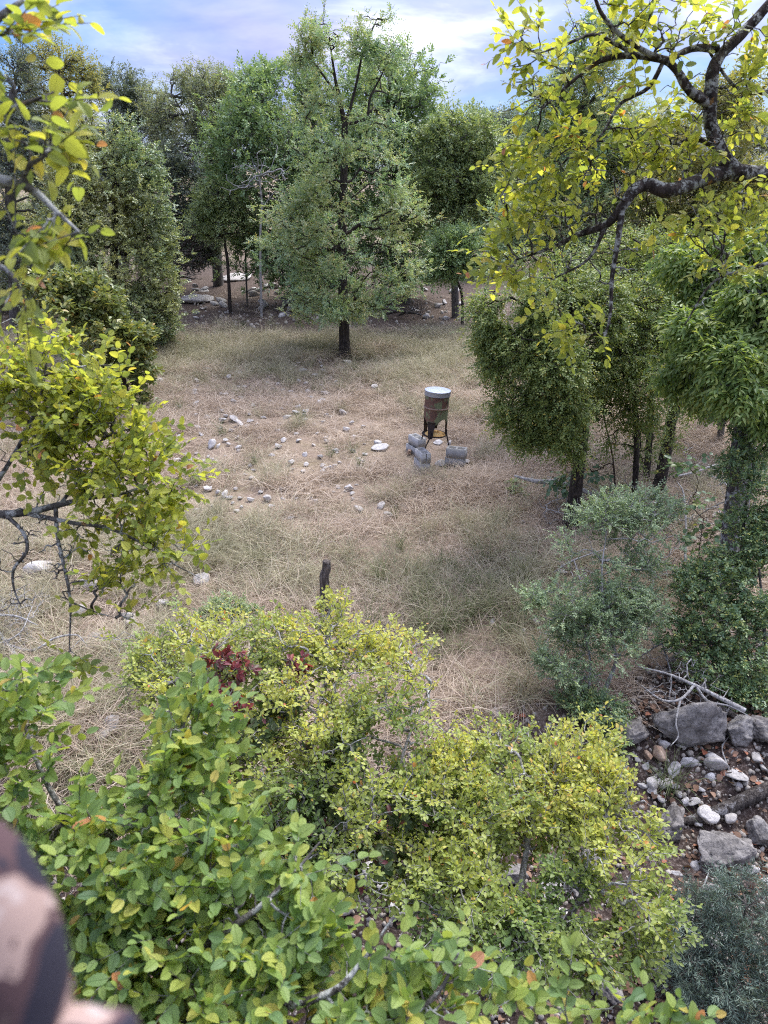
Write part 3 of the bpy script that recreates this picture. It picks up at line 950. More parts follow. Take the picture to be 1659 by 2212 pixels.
def zone_labels(group, zones):
    """zones: (test on D pixel, phrase, group); the two largest of each zone are told apart by size"""
    buckets = {}
    for o_ in ROCKS:
        if o_.get('group') != group:
            continue
        rel = np.array(o_.location) - np.array([0, 0, HC])
        dp_ = rel[1] * CP - rel[2] * SP
        Dx_ = (rel[0] / dp_ * FPX + 384) / K; Dy_ = (512 - (rel[1] * SP + rel[2] * CP) / dp_ * FPX) / K
        for test, phrase, gname in zones:
            if test(Dx_, Dy_):
                buckets.setdefault((phrase, gname), []).append(o_)
                break
    for (phrase, gname), os_ in buckets.items():
        os_.sort(key=lambda q: -q.scale.x)
        for n_, o_ in enumerate(os_):
            size = ('largest limestone rock ', 'second largest limestone rock ')[n_] if n_ < 2 and len(os_) > 2 else 'pale limestone rock '
            o_['label'] = size + phrase
            o_['group'] = gname


zone_labels('limestone rocks strewn over the clearing', [
    (lambda x, y: y < 860 and x > 560, 'in the grass just below the foot of the tall elm', 'rocks below the tall elm'),
    (lambda x, y: x < 480, 'on the post oak side of the clearing', 'rocks on the post oak side of the clearing'),
    (lambda x, y: y > 1040, 'in the grass between the stump and the flat slab', 'rocks between the stump and the slab'),
    (lambda x, y: x > 660, 'in the grass close to the flat pale slab', 'rocks close to the flat slab'),
    (lambda x, y: True, 'in the middle of the stony patch of grass', 'rocks in the middle of the stony patch')])
zone_labels('rocks on the dark soil slope', [
    (lambda x, y: y < 1730, 'on the dark soil between the biggest boulder and the fallen log', 'rocks above the fallen log'),
    (lambda x, y: True, 'on the dark soil below the fallen log', 'rocks below the fallen log')])
zone_labels('rocks on the stony rise', [
    (lambda x, y: x < 500, 'on the stony rise near the crooked small tree', 'rocks near the crooked small tree'),
    (lambda x, y: x < 745, 'on the stony rise behind the shady boughs of the tall elm', 'rocks behind the shady boughs'),
    (lambda x, y: True, 'on the stony rise near the dark brush pile', 'rocks near the dark brush pile')])

for zx_, zy_ in ((588, 1338), (1150, 1290), (492, 1100)):
    b_ = G(*((1550 + zx_ / 4.1475) / 1.8517, (1480 + zy_ / 4.1475) / 1.8517), z=.38)
    BLK.append((b_[0], b_[1] - .12, .40))
RXY = np.array([(o_.location.x, o_.location.y, o_.scale.x) for o_ in ROCKS] + BLK)


def off_rocks(p, m=.07):
    ok = np.ones(len(p), bool)
    for x_, y_, r_ in RXY:
        ok &= (p[:, 0] - x_) ** 2 + (p[:, 1] + .06 - y_) ** 2 > (r_ * .95 + m) ** 2
    return p[ok]


gA = G(1010, 1290); gB = G(430, 1220); gC = G(640, 700); gD = G(960, 740); gE = G(350, 1180)
green_blobs = [(gA[0], gA[1], 1.0, .9, .55), (gA[0] + .9, gA[1] - .5, .8, .6, .4)]
tall_blobs = [(gB[0], gB[1], 1.5, 1.2, 1.0), (gE[0], gE[1], 1.1, 1.3, .9), (gA[0] + .3, gA[1] + .1, 1.5, .9, .8), (G(200, 1450)[0], G(200, 1450)[1], 1.4, 1.2, .95), (G(230, 1600)[0], G(230, 1600)[1], 1.0, .8, .9), (gC[0], gC[1] - .5, 4.5, 1.6, .75), (gD[0], gD[1], 2.2, 2.2, .95), (-3.5, 24, 4, 2.5, .8), (-5.6, 9, 2, 2.2, .5)]
rg = np.random.default_rng(11)
dry = [tuft('dry_tuft', M_gdry, 54, .26, .22, .56,   .50, .0055, .85, 100 + i, top=44 + 5 * (i % 3)) for i in range(6)]
mixt = [tuft('fading_tuft', M_gmix, 44, .17, .28, .70, .55, .0066, 1.15, 200 + i, top=80) for i in range(5)]
grn = [tuft('green_tuft', M_ggreen, 60, .12, .35, .85, .45, .0075, 1.1, 300 + i) for i in range(4)]


def lie(n, rng, s0, s1, tilt=.12):
    return np.stack([rng.normal(size=n) * tilt, rng.normal(size=n) * tilt, rng.random(n) * 6.283], 1), s0 + (s1 - s0) * rng.random(n)


def d_dry(x, y):
    patch = .55 + 1.5 * (fbm(x * .8, y * .8, 41, 3) - .5) * 2
    return np.clip(patch, .12, 1) * (1 - .96 * np.clip(soil(x, y) * 1.3, 0, 1)) * (.55 + .45 * sstep(32, 16, y))


p = off_rocks(ground_points(17000, (-21, 21), (4.5, 34), d_dry, rg), .19)
e, s = lie(len(p), rg, .75, 1.25)
s *= 1 + .25 * sstep(16, 30, p[:, 1])
s *= .55 + .95 * fbm(p[:, 0] * 1.5, p[:, 1] * 1.5, 66, 3)
gF = G(930, 980)
s *= 1 - .5 * np.exp(-((np.hypot(p[:, 0] - gF[0], p[:, 1] - gF[1])) / 1.5) ** 4)
scatter('dry_grass', 'matted straw coloured grass covering the clearing', p, e, s, rg.integers(0, 6, len(p)), dry)
# thin short straw everywhere between the tufts
def d_mix(x, y):
    return np.clip(in_blob(x, y, tall_blobs) + .22 * (fbm(x * .9, y * .9, 44, 2) > .57) + .45 * sstep(18.5, 21, y) * (1 - sstep(25, 27, y)) * fbm(x * .5, y * .5, 45, 2) * 1.6 + .5 * sstep(36, 50, y), 0, 1) * (1 - .97 * np.clip(soil(x, y) * 1.2, 0, 1))


p = off_rocks(ground_points(6400, (-19, 19), (4.8, 34), d_mix, rg), .17)
e, s = lie(len(p), rg, .7, 1.2, .08)
scatter('fading_grass', 'taller half green grass in loose stands across the clearing', p, e, s, rg.integers(0, 5, len(p)), mixt)
p = ground_points(420, (-16, 16), (5.0, 30), lambda x, y: np.clip(in_blob(x, y, green_blobs) + .015 * (fbm(x * 1.3, y * 1.3, 47, 2) > .60), 0, 1), rg)
e, s = lie(len(p), rg, .45, .85, .08)
scatter('green_grass', 'tall dark green grass clump in front of the block stacks', p, e, s, rg.integers(0, 4, len(p)), grn)
# far pale field beyond the trees
p = ground_points(5000, (-60, 60), (48, 110), lambda x, y: .3 + .5 * fbm(x * .2, y * .2, 48, 2), rg)
e, s = lie(len(p), rg, 1.3, 2.2, .08)
scatter('field_grass', 'pale yellow grass of the open field beyond the trees', p, e, s, rg.integers(0, 5, len(p)), mixt)

# gravel and litter on the slope
rg2 = np.random.default_rng(12)
def d_soil(x, y):
    return np.clip(soil(x, y) * 1.1, 0, 1) * (y < 14) + .03 * (y >= 14) * soil(x, y)


p = ground_points(11000, (-4, 9), (2.8, 13), d_soil, rg2)
e = rg2.random((len(p), 3)) * 6.28
s = .009 + .036 * rg2.random(len(p)) ** 2.6
scatter('gravel', 'loose pale gravel on the dark soil slope', p + np.array([0, 0, .004]), e, s, rg2.integers(0, 5, len(p)), GRV)
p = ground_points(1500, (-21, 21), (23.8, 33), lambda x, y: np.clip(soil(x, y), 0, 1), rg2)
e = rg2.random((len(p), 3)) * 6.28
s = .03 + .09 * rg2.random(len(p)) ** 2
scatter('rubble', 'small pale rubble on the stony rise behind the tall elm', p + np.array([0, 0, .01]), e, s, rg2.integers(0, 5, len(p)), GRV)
T, F = tmpl_leaf(.8, 3, .16)
lm = []
for i in range(3):
    V, FF, uv = leaf_geo(np.zeros((1, 3)), np.array([[0, 1., 0]]), np.array([[0, 0, 1.]]), np.ones(1), T, F, np.random.default_rng(i), bend=.6)
    lm.append(build('dead_leaf', V, FF, M_litter, link=False))
p = ground_points(4200, (-3, 9), (3.0, 12), lambda x, y: np.clip(soil(x, y) * (.12 + 2.2 * np.clip(fbm(x * 2, y * 2, 60, 2) - .45, 0, 1)), 0, 1), rg2)
e = np.stack([rg2.normal(size=len(p)) * .4, rg2.normal(size=len(p)) * .4, rg2.random(len(p)) * 6.28], 1)
scatter('leaf_litter', 'reddish brown dead leaves scattered on the dark soil', p + np.array([0, 0, .02]), e, .035 + .05 * rg2.random(len(p)), rg2.integers(0, 3, len(p)), lm)

# ================================================================== FEEDER AND BLOCKS
def block_mesh(groove):
    xs = [-.195, -.163, -.016, .016, .163, .195]; ys = [-.095, -.063, .063, .095]; h = .19
    V = []; Fq = []
    idx = {}

    def v(i, j, k):
        if (i, j, k) not in idx:
            idx[(i, j, k)] = len(V)
            V.append((xs[i], ys[j], h * k))
        return idx[(i, j, k)]
    holes = {(1, 1), (3, 1)}
    cells = {(i, j) for i in range(5) for j in range(3)} - holes
    for (i, j) in cells:
        Fq.append([v(i, j, 1), v(i + 1, j, 1), v(i + 1, j + 1, 1), v(i, j + 1, 1)])
        Fq.append([v(i, j + 1, 0), v(i + 1, j + 1, 0), v(i + 1, j, 0), v(i, j, 0)])
        for (di, dj, a, b) in ((0, -1, (i, j), (i + 1, j)), (1, 0, (i + 1, j), (i + 1, j + 1)), (0, 1, (i + 1, j + 1), (i, j + 1)), (-1, 0, (i, j + 1), (i, j))):
            if (i + di, j + dj) not in cells:
                Fq.append([v(*a, 0), v(*b, 0), v(*b, 1), v(*a, 1)])
    V = np.array(V)
    if groove:      # sash groove down one end face, cut as a V-notched inset
        me = build('concrete_block', V, np.array(Fq), None, link=False)
        import bmesh
        bm = bmesh.new(); bm.from_mesh(me)
        f = [f for f in bm.faces if f.normal.x < -.9 and f.calc_center_median().x < -.19 and abs(f.calc_center_median().y) < .03]
        f = sorted(f, key=lambda q: q.calc_center_median().y)
        bmesh.ops.subdivide_edges(bm, edges=[e for e in f[0].edges if abs(e.verts[0].co.y - e.verts[1].co.y) > .05], cuts=6)
        fs = [q for q in bm.faces if q.normal.x < -.9 and q.calc_center_median().x < -.19 and abs(q.calc_center_median().y) < .0125]
        if fs:
            r = bmesh.ops.extrude_face_region(bm, geom=fs)
            bmesh.ops.translate(bm, vec=(.02, 0, 0), verts=[q for q in r['geom'] if isinstance(q, bmesh.types.BMVert)])
            bmesh.ops.delete(bm, geom=fs, context='FACES_ONLY')
        bm.to_mesh(me); bm.free()
        return me
    return build('concrete_block', V, np.array(Fq), None, link=False)


def concretemat():
    m, nt = newmat('concrete')
    g = nd(nt, 'ShaderNodeTexCoord')
    oi = nd(nt, 'ShaderNodeObjectInfo')
    n = nd(nt, 'ShaderNodeTexNoise', i_Scale=60.0, i_Detail=6.0, i_Roughness=.7)
    n2 = nd(nt, 'ShaderNodeTexNoise', i_Scale=9.0, i_Detail=4.0)
    geo = nd(nt, 'ShaderNodeNewGeometry')
    nt.links.new(g.outputs['Object'], n.inputs['Vector']); nt.links.new(geo.outputs['Position'], n2.inputs['Vector'])
    c = mixc(nt, ramp(nt, [(.3, 0.0), (.7, 1.0)], n.outputs[0]).outputs[0], (.36, .365, .36), (.44, .445, .44))
    sx_ = nd(nt, 'ShaderNodeSeparateXYZ'); nt.links.new(g.outputs['Object'], sx_.inputs[0])
    st = mth(nt, 'ADD', mth(nt, 'MULTIPLY', sx_.outputs[2], 5.0), mth(nt, 'MULTIPLY', mth(nt, 'SUBTRACT', n2.outputs[0], .5), 1.8))
    st = mth(nt, 'ADD', st, mth(nt, 'MULTIPLY', oi.outputs['Random'], .4))
    stain = ramp(nt, [(.70, 0.0), (1.05, .5)], st).outputs[0]
    c = mixc(nt, stain, c, (.22, .21, .18))
    pale = ramp(nt, [(.60, 0.0), (.70, .45)], n2.outputs[0]).outputs[0]
    c = mixc(nt, pale, c, (.62, .63, .63))
    p = nd(nt, 'ShaderNodeBsdfPrincipled', i_Roughness=.95)
    p.inputs['Specular IOR Level'].default_value = .15
    nt.links.new(c, p.inputs['Base Color'])
    b = nd(nt, 'ShaderNodeBump', i_Strength=.5, i_Distance=.004)
    nt.links.new(n.outputs[0], b.inputs['Height']); nt.links.new(b.outputs[0], p.inputs['Normal'])
    finish(nt, p.outputs[0])
    return m


M_conc = concretemat()
BM_plain, BM_groove = block_mesh(False), block_mesh(True)
for m in (BM_plain, BM_groove):
    m.materials.append(M_conc)


def fz(zx, zy):                         # coordinates read off the close view of the feeder -> D
    return (1550 + zx / 4.1475) / 1.8517, (1480 + zy / 4.1475) / 1.8517


def stack(zx, zy, ang, meshes, labels, shifts):
    D = fz(zx, zy)
    p = G(*D, z=.40)
    gz = float(terrain(p[0], p[1])) - .015
    p = G(*D, z=gz + .385)
    for k, (me, lab, sh) in enumerate(zip(meshes, labels, shifts)):
        o = link_mesh('concrete_block', me)
        o.location = (p[0] + sh[0], p[1] + sh[1], gz + .192 * k)
        o.rotation_euler = (0, 0, ang + sh[2])
        tag(o, lab, 'concrete block', 'concrete blocks under the feeder legs')
    return p


pA = stack(588, 1338, rad(90 + 18), [BM_plain, BM_groove], ['lower block of the nearest stack, small dark hole near its base', 'upper hollow block of the nearest stack, groove down its end face'], [(-.012, .0, .03), (0, 0, 0)])
pB = stack(1150, 1290, rad(-17), [BM_plain, BM_plain], ['lower stained block of the stack showing its long face', 'upper hollow block of the stack showing its long face'], [(-.015, .01, 0), (0, 0, 0)])
pC = stack(492, 1100, rad(-60), [BM_plain, BM_plain], ['lower block of the rear stack, shifted outwards beside a reddish rock', 'upper hollow block of the rear stack, behind the corn tray'], [(-.055, -.01, -.05), (0, 0, 0)])

M_rust = None
def rustmat():
    m, nt = newmat('rusted_green_paint')
    g = nd(nt, 'ShaderNodeTexCoord')
    mp = nd(nt, 'ShaderNodeMapping'); mp.inputs['Scale'].default_value = (1, 1, .55)
    nt.links.new(g.outputs['Object'], mp.inputs[0])
    n = nd(nt, 'ShaderNodeTexNoise', i_Scale=7.5, i_Detail=9.0, i_Roughness=.68, i_Distortion=.4)
    n2 = nd(nt, 'ShaderNodeTexNoise', i_Scale=34.0, i_Detail=6.0, i_Roughness=.7)
    nt.links.new(mp.outputs[0], n.inputs['Vector']); nt.links.new(g.outputs['Object'], n2.inputs['Vector'])
    green = mixc(nt, n2.outputs[0], (.10, .125, .06), (.19, .215, .115))
    rust = mixc(nt, ramp(nt, [(.35, 0.0), (.65, 1.0)], n2.outputs[0]).outputs[0], (.065, .034, .026), (.17, .085, .058))
    sx_ = nd(nt, 'ShaderNodeSeparateXYZ'); nt.links.new(g.outputs['Object'], sx_.inputs[0])
    # the paint has lasted best at the foot and on one flank
    bias = ramp(nt, [(.0, .12), (.13, .06), (.25, -.06), (.34, -.02), (.52, .03), (.56, .0)], sx_.outputs[2]).outputs[0]
    side = mth(nt, 'MULTIPLY', sx_.outputs[0], .22)
    f = mth(nt, 'ADD', n.outputs[0], mth(nt, 'ADD', mth(nt, 'SUBTRACT', bias, .04), side))
    pf = ramp(nt, [(.47, 0.0), (.52, 1.0)], f).outputs[0]
    c = mixc(nt, pf, rust, green)
    p = nd(nt, 'ShaderNodeBsdfPrincipled', i_Roughness=.7)
    nt.links.new(c, p.inputs['Base Color'])
    b = nd(nt, 'ShaderNodeBump', i_Strength=.5, i_Distance=.003)
    nt.links.new(mth(nt, 'ADD', n2.outputs[0], pf), b.inputs['Height']); nt.links.new(b.outputs[0], p.inputs['Normal'])
    finish(nt, p.outputs[0])
    return m


def galvmat():
    m, nt = newmat('galvanised_steel')
    g = nd(nt, 'ShaderNodeTexCoord')
    v = nd(nt, 'ShaderNodeTexVoronoi', i_Scale=70.0)
    n = nd(nt, 'ShaderNodeTexNoise', i_Scale=12.0, i_Detail=5.0)
    nt.links.new(g.outputs['Object'], v.inputs['Vector']); nt.links.new(g.outputs['Object'], n.inputs['Vector'])
    c = mixc(nt, ramp(nt, [(.2, 0.0), (.8, 1.0)], v.outputs['Color']).outputs[0], (.27, .31, .38), (.42, .47, .54))
    c = mixc(nt, ramp(nt, [(.55, 0.0), (.75, .4)], n.outputs[0]).outputs[0], c, (.42, .42, .42))
    p = nd(nt, 'ShaderNodeBsdfPrincipled', i_Roughness=.5, i_Metallic=.25)
    nt.links.new(c, p.inputs['Base Color'])
    finish(nt, p.outputs[0])
    return m


M_rust = rustmat(); M_galv = galvmat()
M_hoop = simple('rust_highlight_hoop', (.22, .15, .11), .6, 0, 25, .4, .3)  # paler rust than the barrel: a highlight put into the hoops' colour
M_iron = simple('dark_rusty_iron', (.030, .021, .020), .75, 0, 40, .45, .3)
M_traymetal = simple('worn_tray_metal', (.30, .29, .27), .6, .3, 25, .3, .2)
M_corn = simple('corn_yellow', (.80, .50, .17), .6, 0, 3, .3, .0)
M_ink = simple('faded_black_paint', (.02, .02, .018), .8, 0, 30, .3, .1)


def lathe(prof, n=40):
    prof = np.array(prof, float); a = np.arange(n) * 2 * np.pi / n
    V = np.stack([prof[:, 0][:, None] * np.cos(a), prof[:, 0][:, None] * np.sin(a), np.repeat(prof[:, 1][:, None], n, 1)], -1)
    ix = np.arange(len(prof) * n).reshape(len(prof), n)
    aa = ix[:-1]; b = np.roll(aa, -1, 1); d = ix[1:]; c = np.roll(d, -1, 1)
    return V.reshape(-1, 3), np.stack([aa, b, c, d], -1).reshape(-1, 4)


# the feeder is built upright about its tray centre, then leans a little
Dc = fz(772, 1064)
tray_z = .40 + .21
pT = G(*Dc, z=tray_z + float(terrain(pA[0], pA[1])))
feeder = thing('deer_feeder', 'rusty green barrel game feeder on three legs with a shiny round lid', 'feeder', (0, 0, 0))
fp = pT.copy()


def fpart(name, V, F, mat, smooth=True, parent=None):
    o = build(name, V, F, mat, None, smooth=smooth)
    o.parent = parent or feeder
    return o


RB = .236; ZB = .262; ZT = ZB + .60      # barrel radius, bottom edge, top edge above the tray
LEGAZ = [rad(-90 - 22), rad(8), rad(136)]
na_ = 72
ang = np.arange(na_) * 2 * np.pi / na_
dist = np.min(np.abs((ang[:, None] - np.array(LEGAZ)[None] + np.pi) % (2 * np.pi) - np.pi), 1)
arch = np.clip((dist - .36) / (1.05 - .36), 0, 1)
lowz = ZB - .02 + .12 * np.sin(arch * np.pi / 2) ** .8
zs_ = np.linspace(0, 1, 22)
prof_r = []
rows = []
for t in zs_:
    z = lowz + (ZT - lowz) * t
    zr = (z - ZB) / (ZT - ZB)
    r = RB + .012 * np.exp(-((zr - .50) / .014) ** 2) + .007 * np.exp(-((zr - .94) / .02) ** 2) - .004 * np.exp(-((zr - .88) / .02) ** 2)
    rows.append(np.stack([r * np.cos(ang), r * np.sin(ang), z], 1))
# rows of equal height near the hoop so that it reads as a rolled ring
V = np.array(rows).reshape(-1, 3)
ix = np.arange(len(zs_) * na_).reshape(len(zs_), na_)
F = np.stack([ix[:-1], np.roll(ix[:-1], -1, 1), np.roll(ix[1:], -1, 1), ix[1:]], -1).reshape(-1, 4)
V[:, 2] -= ZB
barrel = fpart('barrel', V, F, M_rust)
barrel.location = (0, 0, ZB)
for zr, tk, rr2 in ((.50, .016, .006), (.925, .009, .003)):
    Vh, Fh = lathe([(RB + rr2 - .003 + tk * math.cos(a_), (ZT - ZB) * zr + tk * math.sin(a_)) for a_ in np.linspace(-2.6, 2.6, 9)], 56)
    o = fpart('hoop', Vh, Fh, M_hoop, parent=barrel)
Vh, Fh = tubes(np.array([[[(RB + .001) * math.cos(rad(-97)), (RB + .001) * math.sin(rad(-97)), z] for z in (-.01, .2, .4, .58)]]), np.full((1, 4), .0045), 6)
fpart('seam', Vh, Fh, M_rust, parent=barrel)
# inner hopper cone with spout
Vh, Fh = lathe([(RB - .006, .17), (.16, .07), (.06, -.04), (.05, -.13), (.044, -.13), (.05, -.03), (.15, .08), (RB - .01, .19)], 40)
o = fpart('hopper_cone', Vh, Fh, M_iron); o.location = (0, 0, ZB)
# lid
Vl, Fl = lathe([(RB + .012, -.090), (RB + .016, -.092), (RB + .018, -.088), (RB + .017, -.004), (RB + .022, .0), (RB + .021, .006), (RB + .010, .009), (.15, .013), (.0005, .016)], 56)
lid = fpart('lid', Vl, Fl, M_galv); lid.location = (0, 0, ZT + .03)
# stencil remnant on the flank of the barrel
tb = bpy.data.curves.new('stencil_letter', 'FONT')
tb.body = 'B'; tb.size = .085; tb.extrude = .0015
to = bpy.data.objects.new('stencil_letter', tb)
COL.objects.link(to); to.parent = barrel
azl = rad(-90 + 52)
to.location = ((RB + .002) * math.cos(azl) - .02 * math.cos(azl + math.pi / 2), (RB + .002) * math.sin(azl) - .02 * math.sin(azl + math.pi / 2), .40)
to.rotation_euler = (rad(90), 0, azl + rad(90))
tb.materials.append(M_ink)
lm_ = bpy.data.meshes.new_from_object(to)
to2 = bpy.data.objects.new('stencil_letter', lm_)
COL.objects.link(to2); to2.parent = barrel; to2.location = to.location; to2.rotation_euler = to.rotation_euler
bpy.data.objects.remove(to)
to2.name = 'stencil_letter'
# three broad plates, each with a bent rod down to its block
tops = [pA, pB, pC]
lean_y, lean_x = rad(3.2), rad(-1.0)
feeder.location = tuple(fp)
feeder.rotation_euler = (lean_x, lean_y, 0)
inv = (Matrix.Translation(fp) @ Euler(feeder.rotation_euler).to_matrix().to_4x4()).inverted()
feet = [G(*fz(612, 1322), z=pA[2] - .06), G(*fz(1022, 1282), z=pB[2] - .06), G(*fz(566, 1142), z=pC[2] - .06)]
for az, ft in zip(LEGAZ, feet):
    rows = []
    for t in np.linspace(0, 1, 8):
        z = ZB + .04 - (ZB + .075) * t
        hw = .36 - .16 * t ** .6 if t < .99 else .18
        r = RB + .004 + .004 * (t < .2)
        for a_ in np.linspace(-hw, hw, 7):
            rows.append([r * math.cos(az + a_), r * math.sin(az + a_), z])
    n7 = np.arange(8 * 7).reshape(8, 7)
    Fp = np.stack([n7[:-1, :-1], n7[:-1, 1:], n7[1:, 1:], n7[1:, :-1]], -1).reshape(-1, 4)
    Vp = np.array(rows)
    Vi = Vp.copy(); Vi[:, :2] *= (RB - .004) / np.linalg.norm(Vp[:, :2], axis=1)[:, None]
    rim = np.concatenate([n7[0, :], n7[1:, -1], n7[-1, -2::-1], n7[-2:0:-1, 0]])
    side = np.stack([rim, np.roll(rim, -1), np.roll(rim, -1) + 56, rim + 56], -1)
    pl = fpart('leg', np.vstack([Vp, Vi]), np.vstack([Fp, Fp[:, ::-1] + 56, side]), M_iron, smooth=False)
    f_l = np.array(inv @ Vector(ft))
    st_ = np.array([(RB + .014) * math.cos(az), (RB + .014) * math.sin(az), .10])
    kn = np.array([(RB + .02) * math.cos(az), (RB + .02) * math.sin(az), .0])
    C, r_ = resample([st_, kn, kn * .45 + f_l * .55, f_l], [.014, .0145, .0135, .012], 12)
    Vr, Fr = tubes(C[None], r_[None], 8)
    fpart('rod', Vr, Fr, M_iron, parent=pl)
# tray with its rim
Vt, Ft = lathe([(.0005, -.012), (.22, -.010), (RB + .006, -.006), (RB + .010, .018), (RB + .004, .020), (RB - .002, .002), (.0005, .0)], 56)
fpart('tray', Vt, Ft, M_iron)
# corn heaped in the tray
rk = np.random.default_rng(3)
nk = 2600
aa = rk.random(nk) * 6.283; r_ = .215 * np.sqrt(rk.random(nk))
keep = ~((np.cos(aa) < -.55) & (r_ > .14))
aa, r_ = aa[keep], r_[keep]
kx, ky = r_ * np.cos(aa), r_ * np.sin(aa)
kz = .006 + .055 * np.exp(-(((kx - .03) ** 2 + ky ** 2) / .013)) * rk.random(len(kx)) ** .3 + .008 * rk.random(len(kx))
oct_ = np.array([[1, 0, 0], [-1, 0, 0], [0, .8, 0], [0, -.8, 0], [0, 0, .55], [0, 0, -.55]]) * .0075
of = np.array([[0, 2, 4], [2, 1, 4], [1, 3, 4], [3, 0, 4], [2, 0, 5], [1, 2, 5], [3, 1, 5], [0, 3, 5]])
ca, sa = np.cos(rk.random(len(kx)) * 6.28), np.sin(rk.random(len(kx)) * 6.28)
Vk = np.stack([kx[:, None] + oct_[None, :, 0] * ca[:, None] - oct_[None, :, 1] * sa[:, None], ky[:, None] + oct_[None, :, 0] * sa[:, None] + oct_[None, :, 1] * ca[:, None], kz[:, None] + oct_[None, :, 2]], -1).reshape(-1, 3)
Fk = (of[None] + (np.arange(len(kx)) * 6)[:, None, None]).reshape(-1, 3)
Vb, Fb = lathe([(.205, .004), (.16, .018), (.08, .045), (.0005, .058)], 32)
Vb[:, 0] += .02
corn = build('corn', np.vstack([Vk, Vb]), [Fk, Fb + len(Vk)], M_corn)
corn.location = feeder.location; corn.rotation_euler = feeder.rotation_euler
corn['kind'] = 'stuff'
tag(corn, 'loose yellow corn heaped in the round feeder tray', 'corn')

# weathered stump standing upright
M_stump = barkmat('stump_bark', (.05, .042, .036), (.19, .165, .145), lichen=(.46, .46, .44), lsc=11, lth=.60, scale=9, bump=1.0)
gs = G(704, 1338)
h_ = AY(707, 1214, gs[1])[2] - gs[2]
V, F = limb_mesh([gs + [0, 0, -.1], gs + [.005, 0, .3], gs + [.0, 0, .65], gs + [.03, .02, h_ - .12], gs + [.035, .02, h_]], [.085, .066, .062, .06, .052], 12, 30, .07, 3)
stump = thing('wooden_stump', 'upright weathered grey stump of a dead tree standing behind the yellow bush', 'stump', gs)
build('trunk', V, F, M_stump, stump, smooth=True)

# ================================================================== TREES
TQ = tmpl_quad(.62, .10)
T6 = tmpl_leaf(.58, 2, .10)
T8 = tmpl_leaf(.60, 3, .10)
TL = tmpl_leaf(.36, 3, .08)
TN = [tmpl_leaf(w, 9, f, serr=.055) for w, f in ((.60, .08), (.66, .12), (.54, .06), (.62, .16))]


def lobes_from(spec, mode='y'):
    """(Dx, Dy, rDx, rDy, depth[, depth radius factor]) -> world ellipsoids"""
    out = []
    for l in spec:
        c = AY(l[0], l[1], l[4]) if mode == 'y' else A(l[0], l[1], l[4])
        q = dpx(c)
        out.append((c, (l[2] * q, (l[2] if len(l) < 6 else l[5] * l[2]) * q, l[3] * q)))
    return out


def wood(PL, cnt, tip, mx, pw=.45, sides=4):
    n, k, _ = PL.shape
    Rr = np.minimum(tip * cnt ** pw, mx)
    # the last segment thins to the tip
    Rr[:, -1] = np.minimum(Rr[:, -1], np.maximum(tip * .6, Rr[:, -1] * .8))
    return tubes(PL, Rr, sides)


